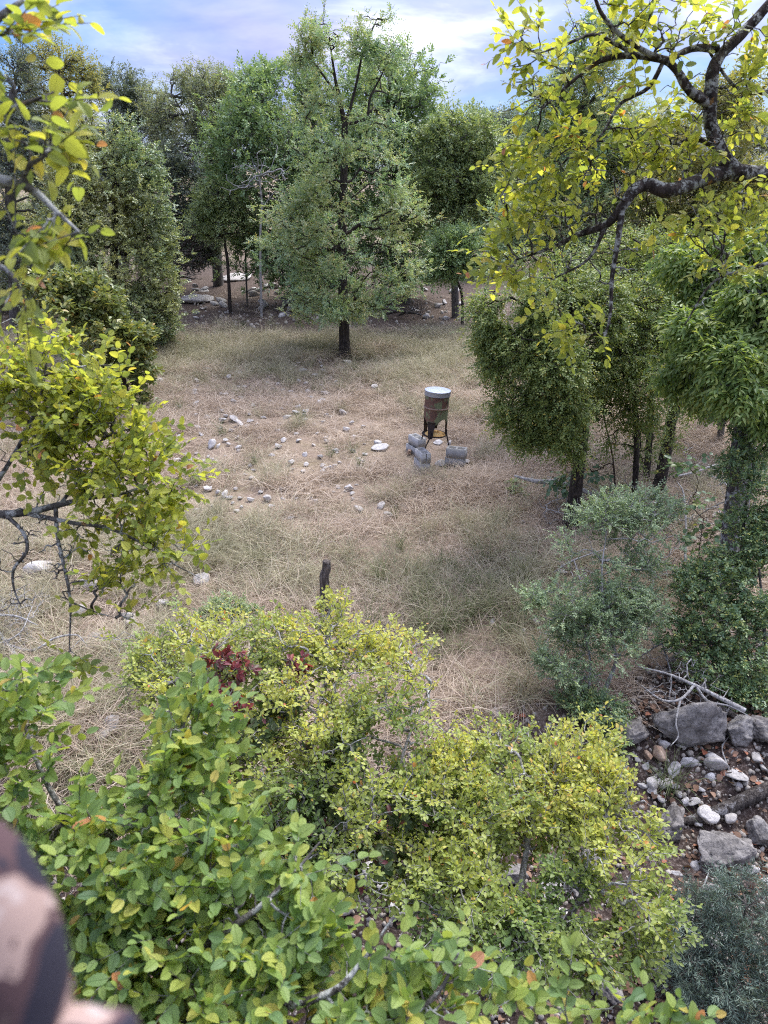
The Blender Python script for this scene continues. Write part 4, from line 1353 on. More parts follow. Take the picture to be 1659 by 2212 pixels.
def tree(name, label, cat, base, trunks, lobes, n_anchor, leaf, L, leafm, barkm, nsh=3, nlf=9, slen=.22, tip=.006, mxr=.06, alpha=.35, shell=.3, gap=0.0, gsc=.8, seed=1,
         group=None, droop=0.0, upb=.2, spread=.9, flat=.6, bend=.25, sides=4, seeds_extra=None, jit=.12, up=.08, single=0, single_mat=None, shoot_r=0.0, seed_from=.25, trunk_mat=None, rough=.06, nrm_up=.75, lvar=.3, pw=.45, tname='trunk', bare=0.0, ytop=0.0, twig_lobes=None, n_twig=0):
    rng = np.random.default_rng(seed)
    root = thing(name, label, cat, base, group)
    sn, sc = [], []
    for ti, tr in enumerate(trunks):
        P = np.array([q[:3] for q in tr], float); r = np.array([q[3] for q in tr], float)
        ln = np.linalg.norm(np.diff(P, axis=0), axis=1).sum()
        seg = int(np.clip(len(P) * 5, 10, 60))
        V, F = limb_mesh(P, r, 10 if r.max() * FPX / max(P[:, 1].mean(), 1) > 3 else 7, seg, rough, seed + ti)
        build(tname if ti == 0 else 'limb', V, F, trunk_mat or barkm, root, smooth=True)
        C, rc = resample(P, r, seg)
        s0 = int(seg * seed_from) if ti == 0 else 2
        for q in range(s0, seg):
            sn.append(C[q]); sc.append(.02 * (seg - q) / seg if ti == 0 else 0.0)
    anchors = sample_lobes(lobes, n_anchor, rng, shell, gap, gsc, seed)
    if n_twig:
        anchors = np.vstack([anchors, sample_lobes(twig_lobes, n_twig, rng, .1)])
    PL, cnt = grow(sn, sc, anchors, rng, alpha=alpha, jit=jit, up=up)
    V, F = wood(PL, cnt, tip, mxr, pw, sides)
    Vs, Fs = [V], [F]
    Dirs = norm(PL[:, -1] - PL[:, -3])
    lv = rng.random(len(anchors)) >= bare
    if n_twig:
        lv[n_anchor:] = False
    Pp, Dd, Nn, Ll, SP_ = shoots(anchors[lv], Dirs[lv], rng, nsh, nlf, slen, L, upb, spread, flat, droop, nrm_up=nrm_up, lvar=lvar)
    if shoot_r > 0:
        V2, F2 = tubes(SP_, np.array([[shoot_r, shoot_r * .8, shoot_r * .4]]).repeat(len(SP_), 0), 3)
        Vs.append(V2); Fs.append(F2 + len(V))
    br = build('branches', np.vstack(Vs), np.vstack(Fs), barkm, root)
    br['kind'] = 'stuff'
    if single:
        # the leaves that show largest become parts of their own, sharing a few leaf meshes
        rel = Pp - np.array([0, 0, HC])
        dep = rel[:, 1] * CP - rel[:, 2] * SP
        px = rel[:, 0] / np.maximum(dep, .05) * FPX + 384
        py = 512 - (rel[:, 1] * SP + rel[:, 2] * CP) / np.maximum(dep, .05) * FPX
        inside = (dep > .3) & (px > -6) & (px < 774) & (py > -6) & (py < 1030)
        score = np.where(inside, Ll / np.maximum(dep, .3), 0)
        pick = np.argsort(-score)[:single]
        rest = np.ones(len(Pp), bool); rest[pick] = False
        mes = []
        for q, (T, F) in enumerate(TN):
            v, f, uv = leaf_geo(np.zeros((1, 3)), np.array([[0, 1., 0]]), np.array([[0, 0, 1.]]), np.ones(1), T, F, np.random.default_rng(40 + q), bend=.35)
            mes.append(build('leaf', v, f, single_mat, uv=uv, link=False, smooth=True))
        off = np.array(root.location)
        Dn = norm(Dd); Sn = norm(np.cross(Dn, Nn)); N2 = np.cross(Sn, Dn)
        for q in pick:
            o = bpy.data.objects.new('leaf', mes[q % 4])
            M = Matrix(((Sn[q, 0], Dn[q, 0], N2[q, 0], Pp[q, 0] - off[0]), (Sn[q, 1], Dn[q, 1], N2[q, 1], Pp[q, 1] - off[1]), (Sn[q, 2], Dn[q, 2], N2[q, 2], Pp[q, 2] - off[2]), (0, 0, 0, 1)))
            o.parent = root
            COL.objects.link(o)
            o.matrix_local = M @ Matrix.Diagonal((Ll[q], Ll[q], Ll[q], 1))
        Pp, Dd, Nn, Ll = Pp[rest], Dd[rest], Nn[rest], Ll[rest]
    T, F = leaf
    V, FF, uv = leaf_geo(Pp, Dd, Nn, Ll, T, F, rng, bend)
    # colour varies from shoot to shoot as well as leaf to leaf
    m = len(T)
    sh = np.repeat(rng.random(int(np.ceil(len(Pp) / nlf)) + 1), nlf)[:len(Pp)]
    rv = np.clip(.62 * rng.random(len(Pp)) + .38 * sh, 0, 1)
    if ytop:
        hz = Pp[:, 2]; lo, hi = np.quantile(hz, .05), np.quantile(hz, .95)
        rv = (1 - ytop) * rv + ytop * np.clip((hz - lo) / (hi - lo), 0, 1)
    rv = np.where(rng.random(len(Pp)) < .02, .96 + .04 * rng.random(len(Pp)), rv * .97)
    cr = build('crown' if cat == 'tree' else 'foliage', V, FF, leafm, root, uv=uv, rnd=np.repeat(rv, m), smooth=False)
    cr['kind'] = 'stuff'
    return root


def trunk_y(pts, y, r0=None):
    """trunk given as D pixels at distance y: (Dx, Dy, radius)"""
    out = []
    for q in pts:
        yy = y if len(q) < 4 else q[3]
        p = AY(q[0], q[1], yy)
        out.append((*p, q[2]))
    return out


def rooted(pts, y):
    t = trunk_y(pts, y)
    gz = float(terrain(t[0][0], t[0][1]))
    t[0] = (t[0][0], t[0][1], gz - .12, t[0][3])
    return t


def base_of(tr):
    return (tr[0][0], tr[0][1], tr[0][2] + .12)


# ---- the tall elm in the middle of the clearing
gb = G(745, 772)
Y0 = gb[1]
tr = rooted([(745, 772, .24), (744, 735, .165), (741, 640, .15), (739, 540, .135), (741, 440, .115), (744, 340, .10), (743, 262, .075), (730, 205, .05), (718, 130, .03), (708, 55, .012)], Y0)
tr2 = trunk_y([(743, 270, .05), (757, 232, .042), (772, 170, .033), (785, 110, .024), (815, 40, .010)], Y0)
tr3 = trunk_y([(741, 270, .05), (790, 255, .04), (800, 210, .03), (830, 150, .02), (850, 90, .01)], Y0)
tr4 = trunk_y([(728, 205, .04), (700, 165, .03), (660, 110, .02), (645, 60, .01)], Y0)
prof = [(30, 90), (75, 130), (120, 140), (160, 140), (205, 150), (245, 165), (290, 175), (330, 180), (375, 185), (412, 205), (445, 225), (485, 220), (525, 225), (565, 225), (605, 215), (640, 195), (668, 170)]
rm = np.random.default_rng(2)
spec = []
for i, (dy, hw) in enumerate(prof):
    n = int(4 + hw / 26)
    for j in range(n):
        a = j * 2 * np.pi / n + i * 1.1 + rm.normal() * .3
        hw_ = hw * .90
        rad_ = hw_ * (.35 + .47 * rm.random())
        if dy < 240 and abs(math.cos(a)) < .3:
            continue
        spec.append((745 + math.cos(a) * rad_ + rm.normal() * 8, dy + rm.normal() * 12 + rad_ * .10, hw * .25, 16 + 7 * rm.random(), Y0 + math.sin(a) * rad_ * .0138))
spec += [(680, 85, 42, 36, Y0), (735, 35, 55, 32, Y0), (800, 85, 55, 42, Y0 + .4), (838, 120, 42, 36, Y0), (655, 125, 38, 36, Y0 - .3), (700, 175, 50, 34, Y0), (790, 170, 60, 36, Y0 - .3), (860, 215, 45, 28, Y0), (650, 215, 40, 34, Y0 + .2), (745, 110, 60, 44, Y0), (770, 40, 40, 40, Y0), (835, 60, 30, 40, Y0)]
main_lobes = lobes_from(spec)
main = tree('elm_tree', 'tall olive green elm with a bare lower trunk standing alone in the clearing', 'tree', base_of(tr), [tr, tr2, tr3, tr4], main_lobes, 2700, TQ, .062, M_leaf_main, M_bark_tree,
            nsh=3, nlf=11, slen=.28, tip=.0055, mxr=.05, alpha=.30, shell=.15, gap=.56, gsc=1.5, seed=21, jit=.10, up=.05, spread=1.0, seed_from=.22)

# ---- trees behind the clearing
BG = 'trees standing behind the clearing'


def bgtree(name, label, tpts, y, spec, n, L, lm, seed, bark=M_bark_grey, cat='tree', nlf=8, gap=.15, shell=.3, extra=(), tmpl=TQ, **kw):
    t = rooted(tpts, y)
    trs = [t] + [trunk_y(e, y) for e in extra]
    wide = kw.pop('wide', 1.0)
    d = dict(nsh=3, nlf=nlf, slen=.34, tip=.008, mxr=.08, gap=min(.42, gap + .22), shell=shell, seed=seed, gsc=1.1)
    d.update(kw)
    return tree(name, label, cat, base_of(t), trs, lobes_from([(q[0], q[1], q[2] * 1.22 * wide, q[3] * 1.15 * (.5 + .5 * wide), *q[4:]) for q in spec]), int(n * 1.5), tmpl, L * 1.28, lm, bark, **d)


bgtree('oak_tree', 'dark green oak with rounded leaf clumps just behind the tall elm', [(640, 640, .18), (635, 520, .15), (640, 380, .15), (650, 300, .08)], 31,
       [(560, 230, 75, 50, 31), (630, 205, 70, 45, 32), (515, 300, 55, 45, 30), (500, 350, 45, 40, 30.5), (600, 300, 90, 60, 31), (570, 380, 85, 45, 30.5), (660, 400, 80, 60, 32), (690, 300, 80, 80, 33), (620, 165, 50, 25, 32), (560, 180, 40, 25, 32), (620, 480, 90, 60, 32), (660, 570, 90, 50, 31), (580, 560, 60, 40, 32)],
       2100, .085, M_leaf_oak, 31, gap=.1, nrm_up=.6, wide=1.2)
bgtree('oak_tree', 'dark green oak whose crown shows at the sunny side of the tall elm', [(880, 640, .18), (870, 500, .13), (850, 350, .14), (840, 250, .08)], 31.5,
       [(850, 190, 70, 60, 31), (880, 260, 60, 60, 31), (900, 340, 55, 55, 31), (850, 300, 90, 80, 32), (860, 400, 90, 60, 31), (810, 180, 60, 50, 33), (890, 430, 50, 40, 31), (780, 420, 80, 60, 33), (850, 490, 70, 50, 32), (890, 550, 60, 50, 32), (800, 580, 90, 40, 32)],
       1900, .085, M_leaf_oak, 32, gap=.1, nrm_up=.6, wide=1.2)
bgtree('oak_tree', 'spreading green oak with long bare limbs between the tall elm and the dark far oak', [(985, 660, .15), (982, 560, .13), (985, 440, .11), (1000, 340, .06)], 29,
       [(1000, 300, 55, 45, 29), (960, 330, 45, 40, 29), (1040, 350, 45, 50, 29.5), (980, 400, 65, 45, 29), (1040, 430, 50, 50, 29), (940, 390, 40, 30, 28.5), (1010, 480, 60, 30, 29), (950, 300, 25, 25, 29)],
       1700, .075, M_leaf_oak2, 33, gap=.14, wide=1.35, extra=[[(985, 440, .08), (940, 405, .06), (895, 420, .03)], [(984, 420, .08), (1030, 385, .05), (1060, 370, .02)]])
bgtree('oak_tree', 'dark far oak on the skyline in the gap beside the yellow leaved branch', [(1080, 640, .3), (1080, 400, .2), (1085, 300, .1)], 42,
       [(1080, 300, 60, 40, 42), (1120, 330, 60, 50, 43), (1060, 360, 45, 60, 41), (1110, 400, 60, 60, 42), (1075, 450, 50, 50, 42)], 1000, .11, M_leaf_fard, 34, slen=.5, wide=1.3)
bgtree('elm_tree', 'tall thin crowned olive elm with grey limbs on the skyline', [(470, 600, .25), (462, 430, .18), (470, 330, .13), (455, 230, .07), (440, 165, .03)], 36,
       [(440, 180, 70, 30, 36), (390, 200, 50, 30, 36), (490, 210, 45, 40, 36), (440, 240, 90, 50, 36), (380, 280, 60, 50, 36.5), (500, 270, 40, 60, 36), (430, 320, 80, 50, 36), (340, 220, 35, 35, 37), (470, 400, 60, 50, 36)],
       2000, .06, M_leaf_far, 35, nlf=7, extra=[[(470, 330, .08), (500, 270, .05), (530, 205, .015)], [(466, 360, .08), (410, 270, .05), (370, 200, .015)]], bare=.10, gap=.15)
bgtree('oak_tree', 'dark open crowned oak on the skyline between two olive trees', [(260, 560, .3), (262, 400, .24), (255, 300, .18), (250, 220, .1)], 38,
       [(255, 190, 50, 35, 38), (215, 200, 30, 30, 38), (290, 220, 30, 40, 38), (250, 260, 60, 40, 38), (250, 420, 70, 60, 38), (200, 400, 60, 60, 38), (300, 290, 60, 45, 38.5), (350, 300, 55, 45, 39), (230, 320, 60, 50, 38), (320, 350, 70, 50, 38)],
       1700, .075, M_leaf_fard, 36, nlf=7, gap=.25)
bgtree('oak_tree', 'shadowy dark oak filling the gap below the thin crowned olive elm', [(380, 620, .16), (382, 500, .13), (380, 400, .1)], 34,
       [(350, 360, 60, 50, 34), (420, 390, 50, 50, 34), (330, 420, 60, 50, 34), (400, 440, 60, 50, 34), (440, 340, 40, 50, 35), (380, 500, 45, 40, 34), (430, 460, 40, 40, 34), (435, 410, 50, 60, 34), (455, 370, 40, 50, 34), (425, 520, 45, 45, 33), (455, 480, 35, 50, 33), (330, 520, 50, 60, 34), (420, 540, 40, 30, 33)], 1400, .075, M_leaf_fard, 37, gap=.2)
bgtree('elm_tree', 'tall yellowing elm rising behind the dense leafy tree', [(150, 600, .25), (145, 400, .16), (140, 250, .1), (130, 140, .04)], 29,
       [(125, 130, 40, 35, 29), (90, 180, 40, 40, 29), (170, 150, 30, 30, 29), (140, 210, 65, 50, 29), (190, 200, 25, 40, 29), (120, 290, 80, 60, 29), (200, 280, 40, 60, 29), (90, 380, 60, 80, 29), (60, 470, 60, 80, 30)],
       1300, .055, M_leaf_fary, 38, nlf=7, gap=.2)
bgtree('cedar_tree', 'dark tree at the frame edge behind the near yellow leaves', [(20, 640, .22), (22, 400, .16), (25, 200, .08)], 27,
       [(30, 150, 35, 50, 27), (20, 230, 45, 50, 27), (50, 320, 50, 60, 27), (20, 420, 60, 70, 27), (60, 540, 60, 60, 27)], 900, .06, M_leaf_fard, 39)
bgtree('small_tree', 'small round headed tree with a thin crooked trunk on the stony rise', [(493, 625, .075), (492, 570, .06), (487, 535, .055), (482, 490, .04), (480, 440, .02)], 29.5,
       [(480, 430, 45, 35, 29.5), (450, 470, 35, 35, 29.5), (520, 460, 40, 40, 29.5), (485, 490, 60, 25, 29.5), (440, 450, 25, 25, 29.5)], 620, .055, M_leaf_oak2, 40, gap=.1, bark=M_bark_tree)
bgtree('small_tree', 'leafy sapling with several thin stems beside the crooked small tree', [(528, 580, .04), (530, 540, .03), (535, 510, .015)], 31,
       [(535, 510, 25, 25, 31), (515, 525, 15, 18, 31), (555, 530, 18, 22, 31)], 200, .05, M_leaf_oak, 41, gap=.0, extra=[[(520, 578, .025), (512, 540, .02), (515, 515, .01)]])
bgtree('small_tree', 'low dark small tree on a bare crooked trunk beyond the drooping elm', [(1000, 690, .06), (998, 640, .05), (985, 600, .04), (980, 560, .02)], 26.5,
       [(985, 540, 50, 40, 26.5), (950, 560, 30, 35, 26.5), (1020, 560, 35, 35, 26.5), (985, 590, 40, 20, 26.5), (930, 585, 25, 18, 26.3), (1040, 595, 28, 22, 26.6), (1000, 520, 30, 22, 26.5)], 560, .055, M_leaf_oak, 42, gap=.15, bark=M_bark_tree)
# dense leafy tree
gl = G(245, 752)
YL = gl[1]
sp = [(250, 300, 60, 45, YL), (190, 320, 50, 50, YL), (310, 350, 50, 45, YL), (250, 380, 90, 60, YL - .2), (160, 400, 60, 70, YL), (320, 430, 60, 60, YL - .2), (220, 460, 110, 70, YL - .4), (340, 510, 45, 60, YL - .2), (150, 530, 60, 80, YL),
      (250, 560, 110, 70, YL - .6), (340, 600, 48, 70, YL - .4), (180, 620, 80, 70, YL - .3), (270, 660, 105, 60, YL - .6), (335, 690, 50, 50, YL - .3), (230, 720, 80, 35, YL - .4), (310, 725, 60, 30, YL - .3), (225, 280, 30, 30, YL)]
bgtree('leafy_tree', 'dense dark green tree leafy right down to the grass', [(245, 752, .2), (245, 620, .14), (248, 480, .1), (245, 340, .05)], YL, [(q[0] - 6, q[1] + 8, q[2] * (.72 + .2 * min(1, max(0, (q[1] - 280) / 300))), q[3] * .95, q[4]) for q in sp], 3000, .056, M_leaf_dense, 43, nlf=9, slen=.24, gap=.0, shell=.45, tip=.006, nrm_up=.9, bark=M_bark_tree)
# post oak with glossy leaves
tp = [(268, 885, .11), (266, 830, .085), (258, 770, .075), (240, 700, .05), (205, 640, .02)]
YP = G(268, 885)[1]
bgtree('post_oak', 'young post oak with shiny lobed leaves in front of the dense tree', tp, YP,
       [(160, 620, 50, 30, YP), (120, 650, 60, 35, YP - .3), (200, 660, 55, 40, YP), (180, 720, 80, 40, YP - .2), (270, 730, 50, 30, YP), (110, 710, 60, 40, YP), (300, 790, 25, 40, YP + .2), (240, 790, 40, 35, YP), (300, 860, 20, 35, YP), (90, 620, 30, 25, YP), (285, 920, 25, 25, YP)],
       560, .095, M_leaf_post, 44, nlf=6, slen=.20, gap=.1, tip=.005, tmpl=T6, bark=M_bark_tree, nrm_up=.9)
# thicket closing the view between the trunks: one master, copies with their own turn and size
thz = np.random.default_rng(88)
th_master = None
for (tx, ty, tyy, sc_, lab) in [(40, 560, 31, 1.1, 'grey green thicket bush at the frame edge behind the near yellow leaves'), (330, 575, 33, 1.0, 'grey green thicket bush just past the dense leafy tree'), (400, 545, 36, 1.0, 'far thicket bush showing over the dark leafless thicket'),
                               (470, 535, 40, .9, 'far thicket bush behind the crooked small tree'), (600, 560, 35, 1.0, 'thicket bush at the shady foot of the rounded oak'), (680, 600, 32, .9, 'thicket bush behind the lower boughs of the tall elm'), (800, 600, 31, .9, 'thicket bush on the sunny side of the tall elm trunk'),
                               (870, 590, 33, 1.1, 'thicket bush beneath the oak with the sunny crown'), (935, 560, 36, .9, 'thicket bush framed between two oak trunks'), (1010, 580, 31, 1.0, 'thicket bush behind the low dark small tree'), (1070, 570, 30, 1.1, 'thicket bush beyond the drooping elm'), (150, 560, 31, 1.1, 'thicket bush behind the dense leafy tree'),
                               (1140, 570, 31, 1.1, 'thicket bush glimpsed under the yellow leaved branch'), (740, 560, 37, 1.0, 'far thicket bush directly behind the tall elm trunk'), (540, 530, 44, .9, 'most distant thicket bush in the gap left of the tall elm')]:
    p_ = AY(tx, ty, tyy); gz_ = float(terrain(p_[0], p_[1]))
    if th_master is None:
        lb = [(np.array([p_[0] + q[0], p_[1] + q[1], gz_ + q[2]]), (q[3], q[3], q[4])) for q in ((0, 0, 1.5, 1.5, 1.1), (1.1, .3, 1.0, 1.1, .9), (-1.1, -.2, 1.1, 1.1, .9), (.3, -.8, 2.2, .9, .7), (-.5, .5, 2.4, .9, .7), (0, -.6, .6, 1.6, .6))]
        th_master = tree('thicket_bush', lab, 'bush', (p_[0], p_[1], gz_), [[(p_[0], p_[1], gz_ - .1, .07), (p_[0] + .1, p_[1], gz_ + .8, .05), (p_[0], p_[1], gz_ + 1.8, .02)]], lb, 800, TQ, .085, M_leaf_far, M_bark_grey, nsh=3, nlf=8, slen=.3, tip=.007, mxr=.05, seed=89, group='thicket bushes between the far trunks', gap=.3, gsc=1.4, tname='stem')
        th_kids = list(th_master.children); o = th_master
    else:
        o = th_master.copy(); COL.objects.link(o)
        for c_ in th_kids:
            d_ = c_.copy(); COL.objects.link(d_); d_.parent = o
    o['label'] = lab
    o.location = (p_[0], p_[1], gz_)
    o.rotation_euler = (0, 0, thz.random() * 6.28)
    o.scale = (sc_ * 1.15, sc_ * 1.15, sc_)
# bare white branched dead sapling
ds = rooted([(560, 620, .05), (562, 520, .04), (566, 450, .035), (560, 380, .02)], 28.5)
t_ = thing('dead_sapling', 'bare silvery dead sapling with fanned branches between two oaks', 'dead tree', base_of(ds))
V, F = limb_mesh([q[:3] for q in ds], [q[3] for q in ds], 7, 14, .04, 1)
build('trunk', V, F, M_dead, t_, smooth=True)
rng = np.random.default_rng(8)
an = sample_lobes(lobes_from([(560, 370, 80, 55, 28.5), (510, 395, 40, 30, 28.5), (610, 360, 40, 50, 28.5)]), 70, rng, .3)
PL, cnt = grow([np.array(q[:3]) for q in ds[1:]], [0, 0, 0], an, rng, alpha=.6, up=.05)
V, F = wood(PL, cnt, .011, .03)
build('branches', V, F, M_dead, t_)

# far line of woods closing the horizon, tree by tree
far_spec = np.random.default_rng(77)
far_master = None
for i in range(24):
    x = -52 + i * 4.5 + far_spec.normal() * 1.5; y = 62 + far_spec.normal() * 7
    if far_master is None:
        z0 = float(terrain(0, 60))
        trk = [(0, 60, z0 - .1, .3), (0.1, 60, z0 + 2, .22), (-.1, 60, z0 + 4.5, .1)]
        lb = [(np.array([q[0], 60 + q[1], z0 + q[2]]), (q[3], q[3], q[4])) for q in ((0, 0, 4.2, 2.2, 1.5), (1.8, .5, 3.4, 1.6, 1.2), (-1.8, -.4, 3.3, 1.7, 1.2), (.5, -1, 5.3, 1.4, .9), (-.9, .6, 5, 1.4, 1), (0, 0, 2, 2.4, 1.2))]
        far_master = tree('oak_tree', 'distant dark oak in the line of woods across the field', 'tree', (0, 60, z0), [trk], lb, 650, TQ, .15, M_leaf_far, M_bark_grey, nsh=3, nlf=8, slen=.6, tip=.02, mxr=.12, seed=71, group='distant woods across the field')
        far_kids = list(far_master.children)
        o = far_master
    else:
        o = far_master.copy(); COL.objects.link(o)
        for c in far_kids:
            d = c.copy(); COL.objects.link(d); d.parent = o
    o.location = (x, y, float(terrain(x, y)))
    o.rotation_euler = (0, 0, far_spec.random() * 6.28)
    s_ = .8 + .5 * far_spec.random()
    o.scale = (s_ * 1.3, s_ * 1.3, s_ * 1.45)

# ---- trees on the right of the clearing
gr = G(1232, 1150)
YR = gr[1]
tr = rooted([(1228, 1155, .16), (1240, 1080, .11), (1252, 990, .10), (1262, 890, .09), (1255, 780, .075), (1240, 680, .05), (1220, 600, .02)], YR)
sp = [(1120, 640, 75, 45, YR), (1085, 715, 55, 45, YR), (1060, 660, 45, 35, YR), (1100, 690, 60, 40, YR - .2), (1150, 650, 70, 50, YR - .2), (1075, 740, 40, 40, YR - .1), (1180, 610, 85, 45, YR + .3), (1150, 720, 80, 50, YR - .4), (1100, 800, 60, 40, YR - .2), (1070, 760, 30, 40, YR), (1190, 790, 80, 50, YR - .6), (1125, 870, 60, 40, YR - .3),
      (1210, 870, 60, 45, YR - .6), (1090, 900, 28, 50, YR - .2), (1140, 940, 40, 30, YR - .3), (1200, 930, 45, 35, YR - .5), (1260, 700, 80, 60, YR + .3), (1260, 790, 70, 50, YR + .4), (1290, 620, 70, 50, YR + .6), (1270, 880, 40, 60, YR), (1180, 550, 70, 40, YR + .5), (1240, 960, 25, 40, YR - .4)]
tree('elm_tree', 'drooping dense green elm at the edge of the clearing beside the feeder', 'tree', base_of(tr), [tr], lobes_from(sp), 2800, TQ, .042, M_leaf_rtree, M_bark_tree,
     nsh=3, nlf=11, slen=.24, tip=.0035, mxr=.04, droop=.28, upb=.1, spread=1.0, seed=51, shell=.25, gap=.40, gsc=2.2, up=.12, nrm_up=.9)

# stems behind it, each a tree of its own
def stemtree(name, label, pts, y, spec, n, L, lm, seed, bark=M_bark_tree, **kw):
    t = rooted(pts, y)
    d = dict(nsh=3, nlf=9, slen=.26, tip=.004, mxr=.045, gap=.1, shell=.3, seed=seed, gsc=1.2)
    d.update(kw)
    tm = d.pop('tmpl', TQ)
    ex = d.pop('extra', ())
    return tree(name, label, 'tree', base_of(t), [t] + [trunk_y(e, y) for e in ex], lobes_from(spec), n, tm, L, lm, bark, **d)


y1 = G(1365, 1115)[1]
stemtree('elm_tree', 'slim dark stemmed elm next to the drooping elm', [(1365, 1118, .06), (1372, 1040, .05), (1375, 960, .048), (1372, 880, .045), (1350, 800, .04), (1330, 700, .02)], y1,
         [(1340, 780, 70, 50, y1), (1300, 820, 50, 40, y1), (1400, 830, 50, 40, y1 - .3), (1340, 700, 80, 50, y1 + .3), (1350, 640, 80, 50, y1 + .5), (1310, 950, 30, 30, y1 + .2), (1390, 960, 30, 60, y1 + .3), (1330, 880, 60, 50, y1 + .2), (1390, 890, 40, 50, y1 - .2)], 1100, .042, M_leaf_rtree, 52, droop=.4)
y2 = G(1425, 1062)[1]
stemtree('elm_tree', 'leaning dark trunked elm, thickest of the stems beside the drooping elm', [(1420, 1065, .12), (1438, 980, .105), (1452, 900, .10), (1470, 850, .095), (1480, 780, .08), (1470, 680, .05), (1450, 600, .02)], y2,
         [(1440, 700, 90, 60, y2), (1500, 760, 70, 50, y2 - .3), (1400, 640, 80, 60, y2), (1500, 640, 80, 60, y2 + .4), (1420, 770, 60, 40, y2 - .4), (1450, 920, 26, 60, y2 - .3), (1430, 560, 90, 60, y2 + .5), (1350, 560, 90, 60, y2 + .5)], 1300, .045, M_leaf_rtree, 53)
y3 = G(1398, 1040)[1]
stemtree('elm_tree', 'straight slender elm stem just behind the leaning dark trunk', [(1396, 1042, .07), (1402, 960, .06), (1405, 880, .055), (1404, 790, .045), (1390, 700, .02)], y3,
         [(1390, 720, 60, 50, y3), (1360, 760, 50, 40, y3), (1420, 690, 60, 50, y3 + .3), (1340, 600, 60, 50, y3 + .5)], 450, .045, M_leaf_rtree, 54)
y4 = G(1560, 955)[1]
stemtree('hackberry_tree', 'bright green tree with hanging narrow leaves and a pale trunk', [(1556, 958, .075), (1562, 880, .07), (1572, 800, .065), (1590, 700, .06), (1600, 600, .04), (1590, 500, .02)], y4,
         [(1560, 560, 100, 60, y4), (1620, 500, 70, 50, y4), (1500, 600, 60, 50, y4 - .4), (1600, 650, 90, 50, y4 - .4), (1520, 690, 80, 45, y4 - .8), (1600, 740, 80, 45, y4 - .8), (1500, 770, 60, 40, y4 - .8), (1580, 820, 70, 40, y4 - .7), (1530, 850, 50, 30, y4 - .7), (1640, 580, 60, 60, y4)],
         1250, .10, M_leaf_bright, 55, tmpl=TL, droop=.9, upb=0, nlf=9, slen=.3, bark=M_bark_grey, nrm_up=.5, up=.12)
y5 = G(1570, 1295)[1]
stemtree('oak_tree', 'stout grey oak trunk blotched with white lichen behind the evergreen shrub', [(1568, 1300, .15), (1572, 1200, .115), (1582, 1090, .10), (1592, 980, .085), (1605, 860, .07), (1630, 740, .06), (1650, 640, .03)], y5,
         [(1640, 720, 60, 50, y5), (1600, 780, 50, 40, y5 - .4), (1660, 820, 50, 60, y5), (1640, 640, 60, 60, y5 + .2), (1600, 840, 45, 30, y5 - .6), (1650, 880, 30, 30, y5 - .3), (1560, 740, 50, 35, y5), (1500, 700, 40, 30, y5 + .3)], 800, .085, M_leaf_bright, 56, bark=M_bark_patch, tmpl=TL, droop=.6, upb=0)
y6 = 14.5
stemtree('grey_limbed_tree', 'tree with one sinuous bare grey limb among the hanging leaves', [(1640, 1000, .1), (1625, 900, .085), (1610, 830, .07), (1585, 770, .06), (1588, 700, .055), (1580, 640, .03)], 10.0,
         [(1640, 660, 50, 50, 9.8), (1560, 600, 70, 40, 10.2), (1620, 540, 60, 50, 10.2), (1500, 660, 60, 40, 10.0), (1600, 740, 70, 35, 9.6), (1530, 740, 60, 40, 9.8), (1640, 800, 50, 40, 9.5), (1480, 800, 45, 35, 9.8), (1560, 830, 50, 30, 9.5), (1480, 560, 60, 40, 10.4)], 800, .085, M_leaf_bright, 57, bark=M_bark_pale, tmpl=TL, droop=.9, upb=0, nrm_up=.5, up=.12, slen=.24)
# tall small leaved trees behind the yellow branch
bgtree('elm_tree', 'tall small leaved elm rising behind the yellow leaved branch', [(1230, 780, .2), (1240, 560, .16), (1250, 400, .12), (1260, 250, .07), (1270, 120, .03)], 17.5,
       [(1190, 260, 60, 60, 17.5), (1260, 180, 60, 60, 17.5), (1290, 90, 50, 50, 17.5), (1210, 370, 80, 60, 17.5), (1310, 290, 80, 70, 17.5), (1150, 470, 80, 60, 17.3), (1270, 460, 90, 70, 17.3), (1180, 560, 90, 50, 17), (1330, 400, 70, 80, 18), (1300, 560, 90, 60, 17.5)],
       2100, .046, M_leaf_main, 61, nlf=8, slen=.28, tip=.006, mxr=.06, gap=.2, gsc=1.0)
bgtree('elm_tree', 'tall pale green tree filling the upper corner behind the dark forked limb', [(1560, 780, .2), (1555, 560, .16), (1550, 350, .1), (1540, 200, .05)], 16.5,
       [(1480, 420, 90, 70, 16.5), (1560, 330, 90, 80, 16.5), (1630, 420, 70, 80, 16.5), (1620, 240, 60, 70, 16.5), (1530, 230, 60, 50, 16.5), (1440, 520, 90, 60, 16.3), (1560, 480, 100, 60, 16.3), (1640, 330, 40, 60, 16.5), (1420, 330, 60, 70, 17)],
       1700, .05, M_leaf_fary, 62, nlf=8, slen=.28, tip=.006, mxr=.06, gap=.2, gsc=1.0)

# ---- shrubs
def shrub(name, label, cat, base, stems, lobes, n, L, lm, seed, tmpl=T6, bark=M_bark_grey, group=None, **kw):
    d = dict(nsh=3, nlf=9, slen=.13, tip=.0022, mxr=.016, gap=.05, shell=.3, seed=seed, gsc=2.5, alpha=.35, shoot_r=.0012, tname='stem')
    d.update(kw)
    return tree(name, label, cat, base, stems, lobes, n, tmpl, L, lm, bark, group=group, **d)


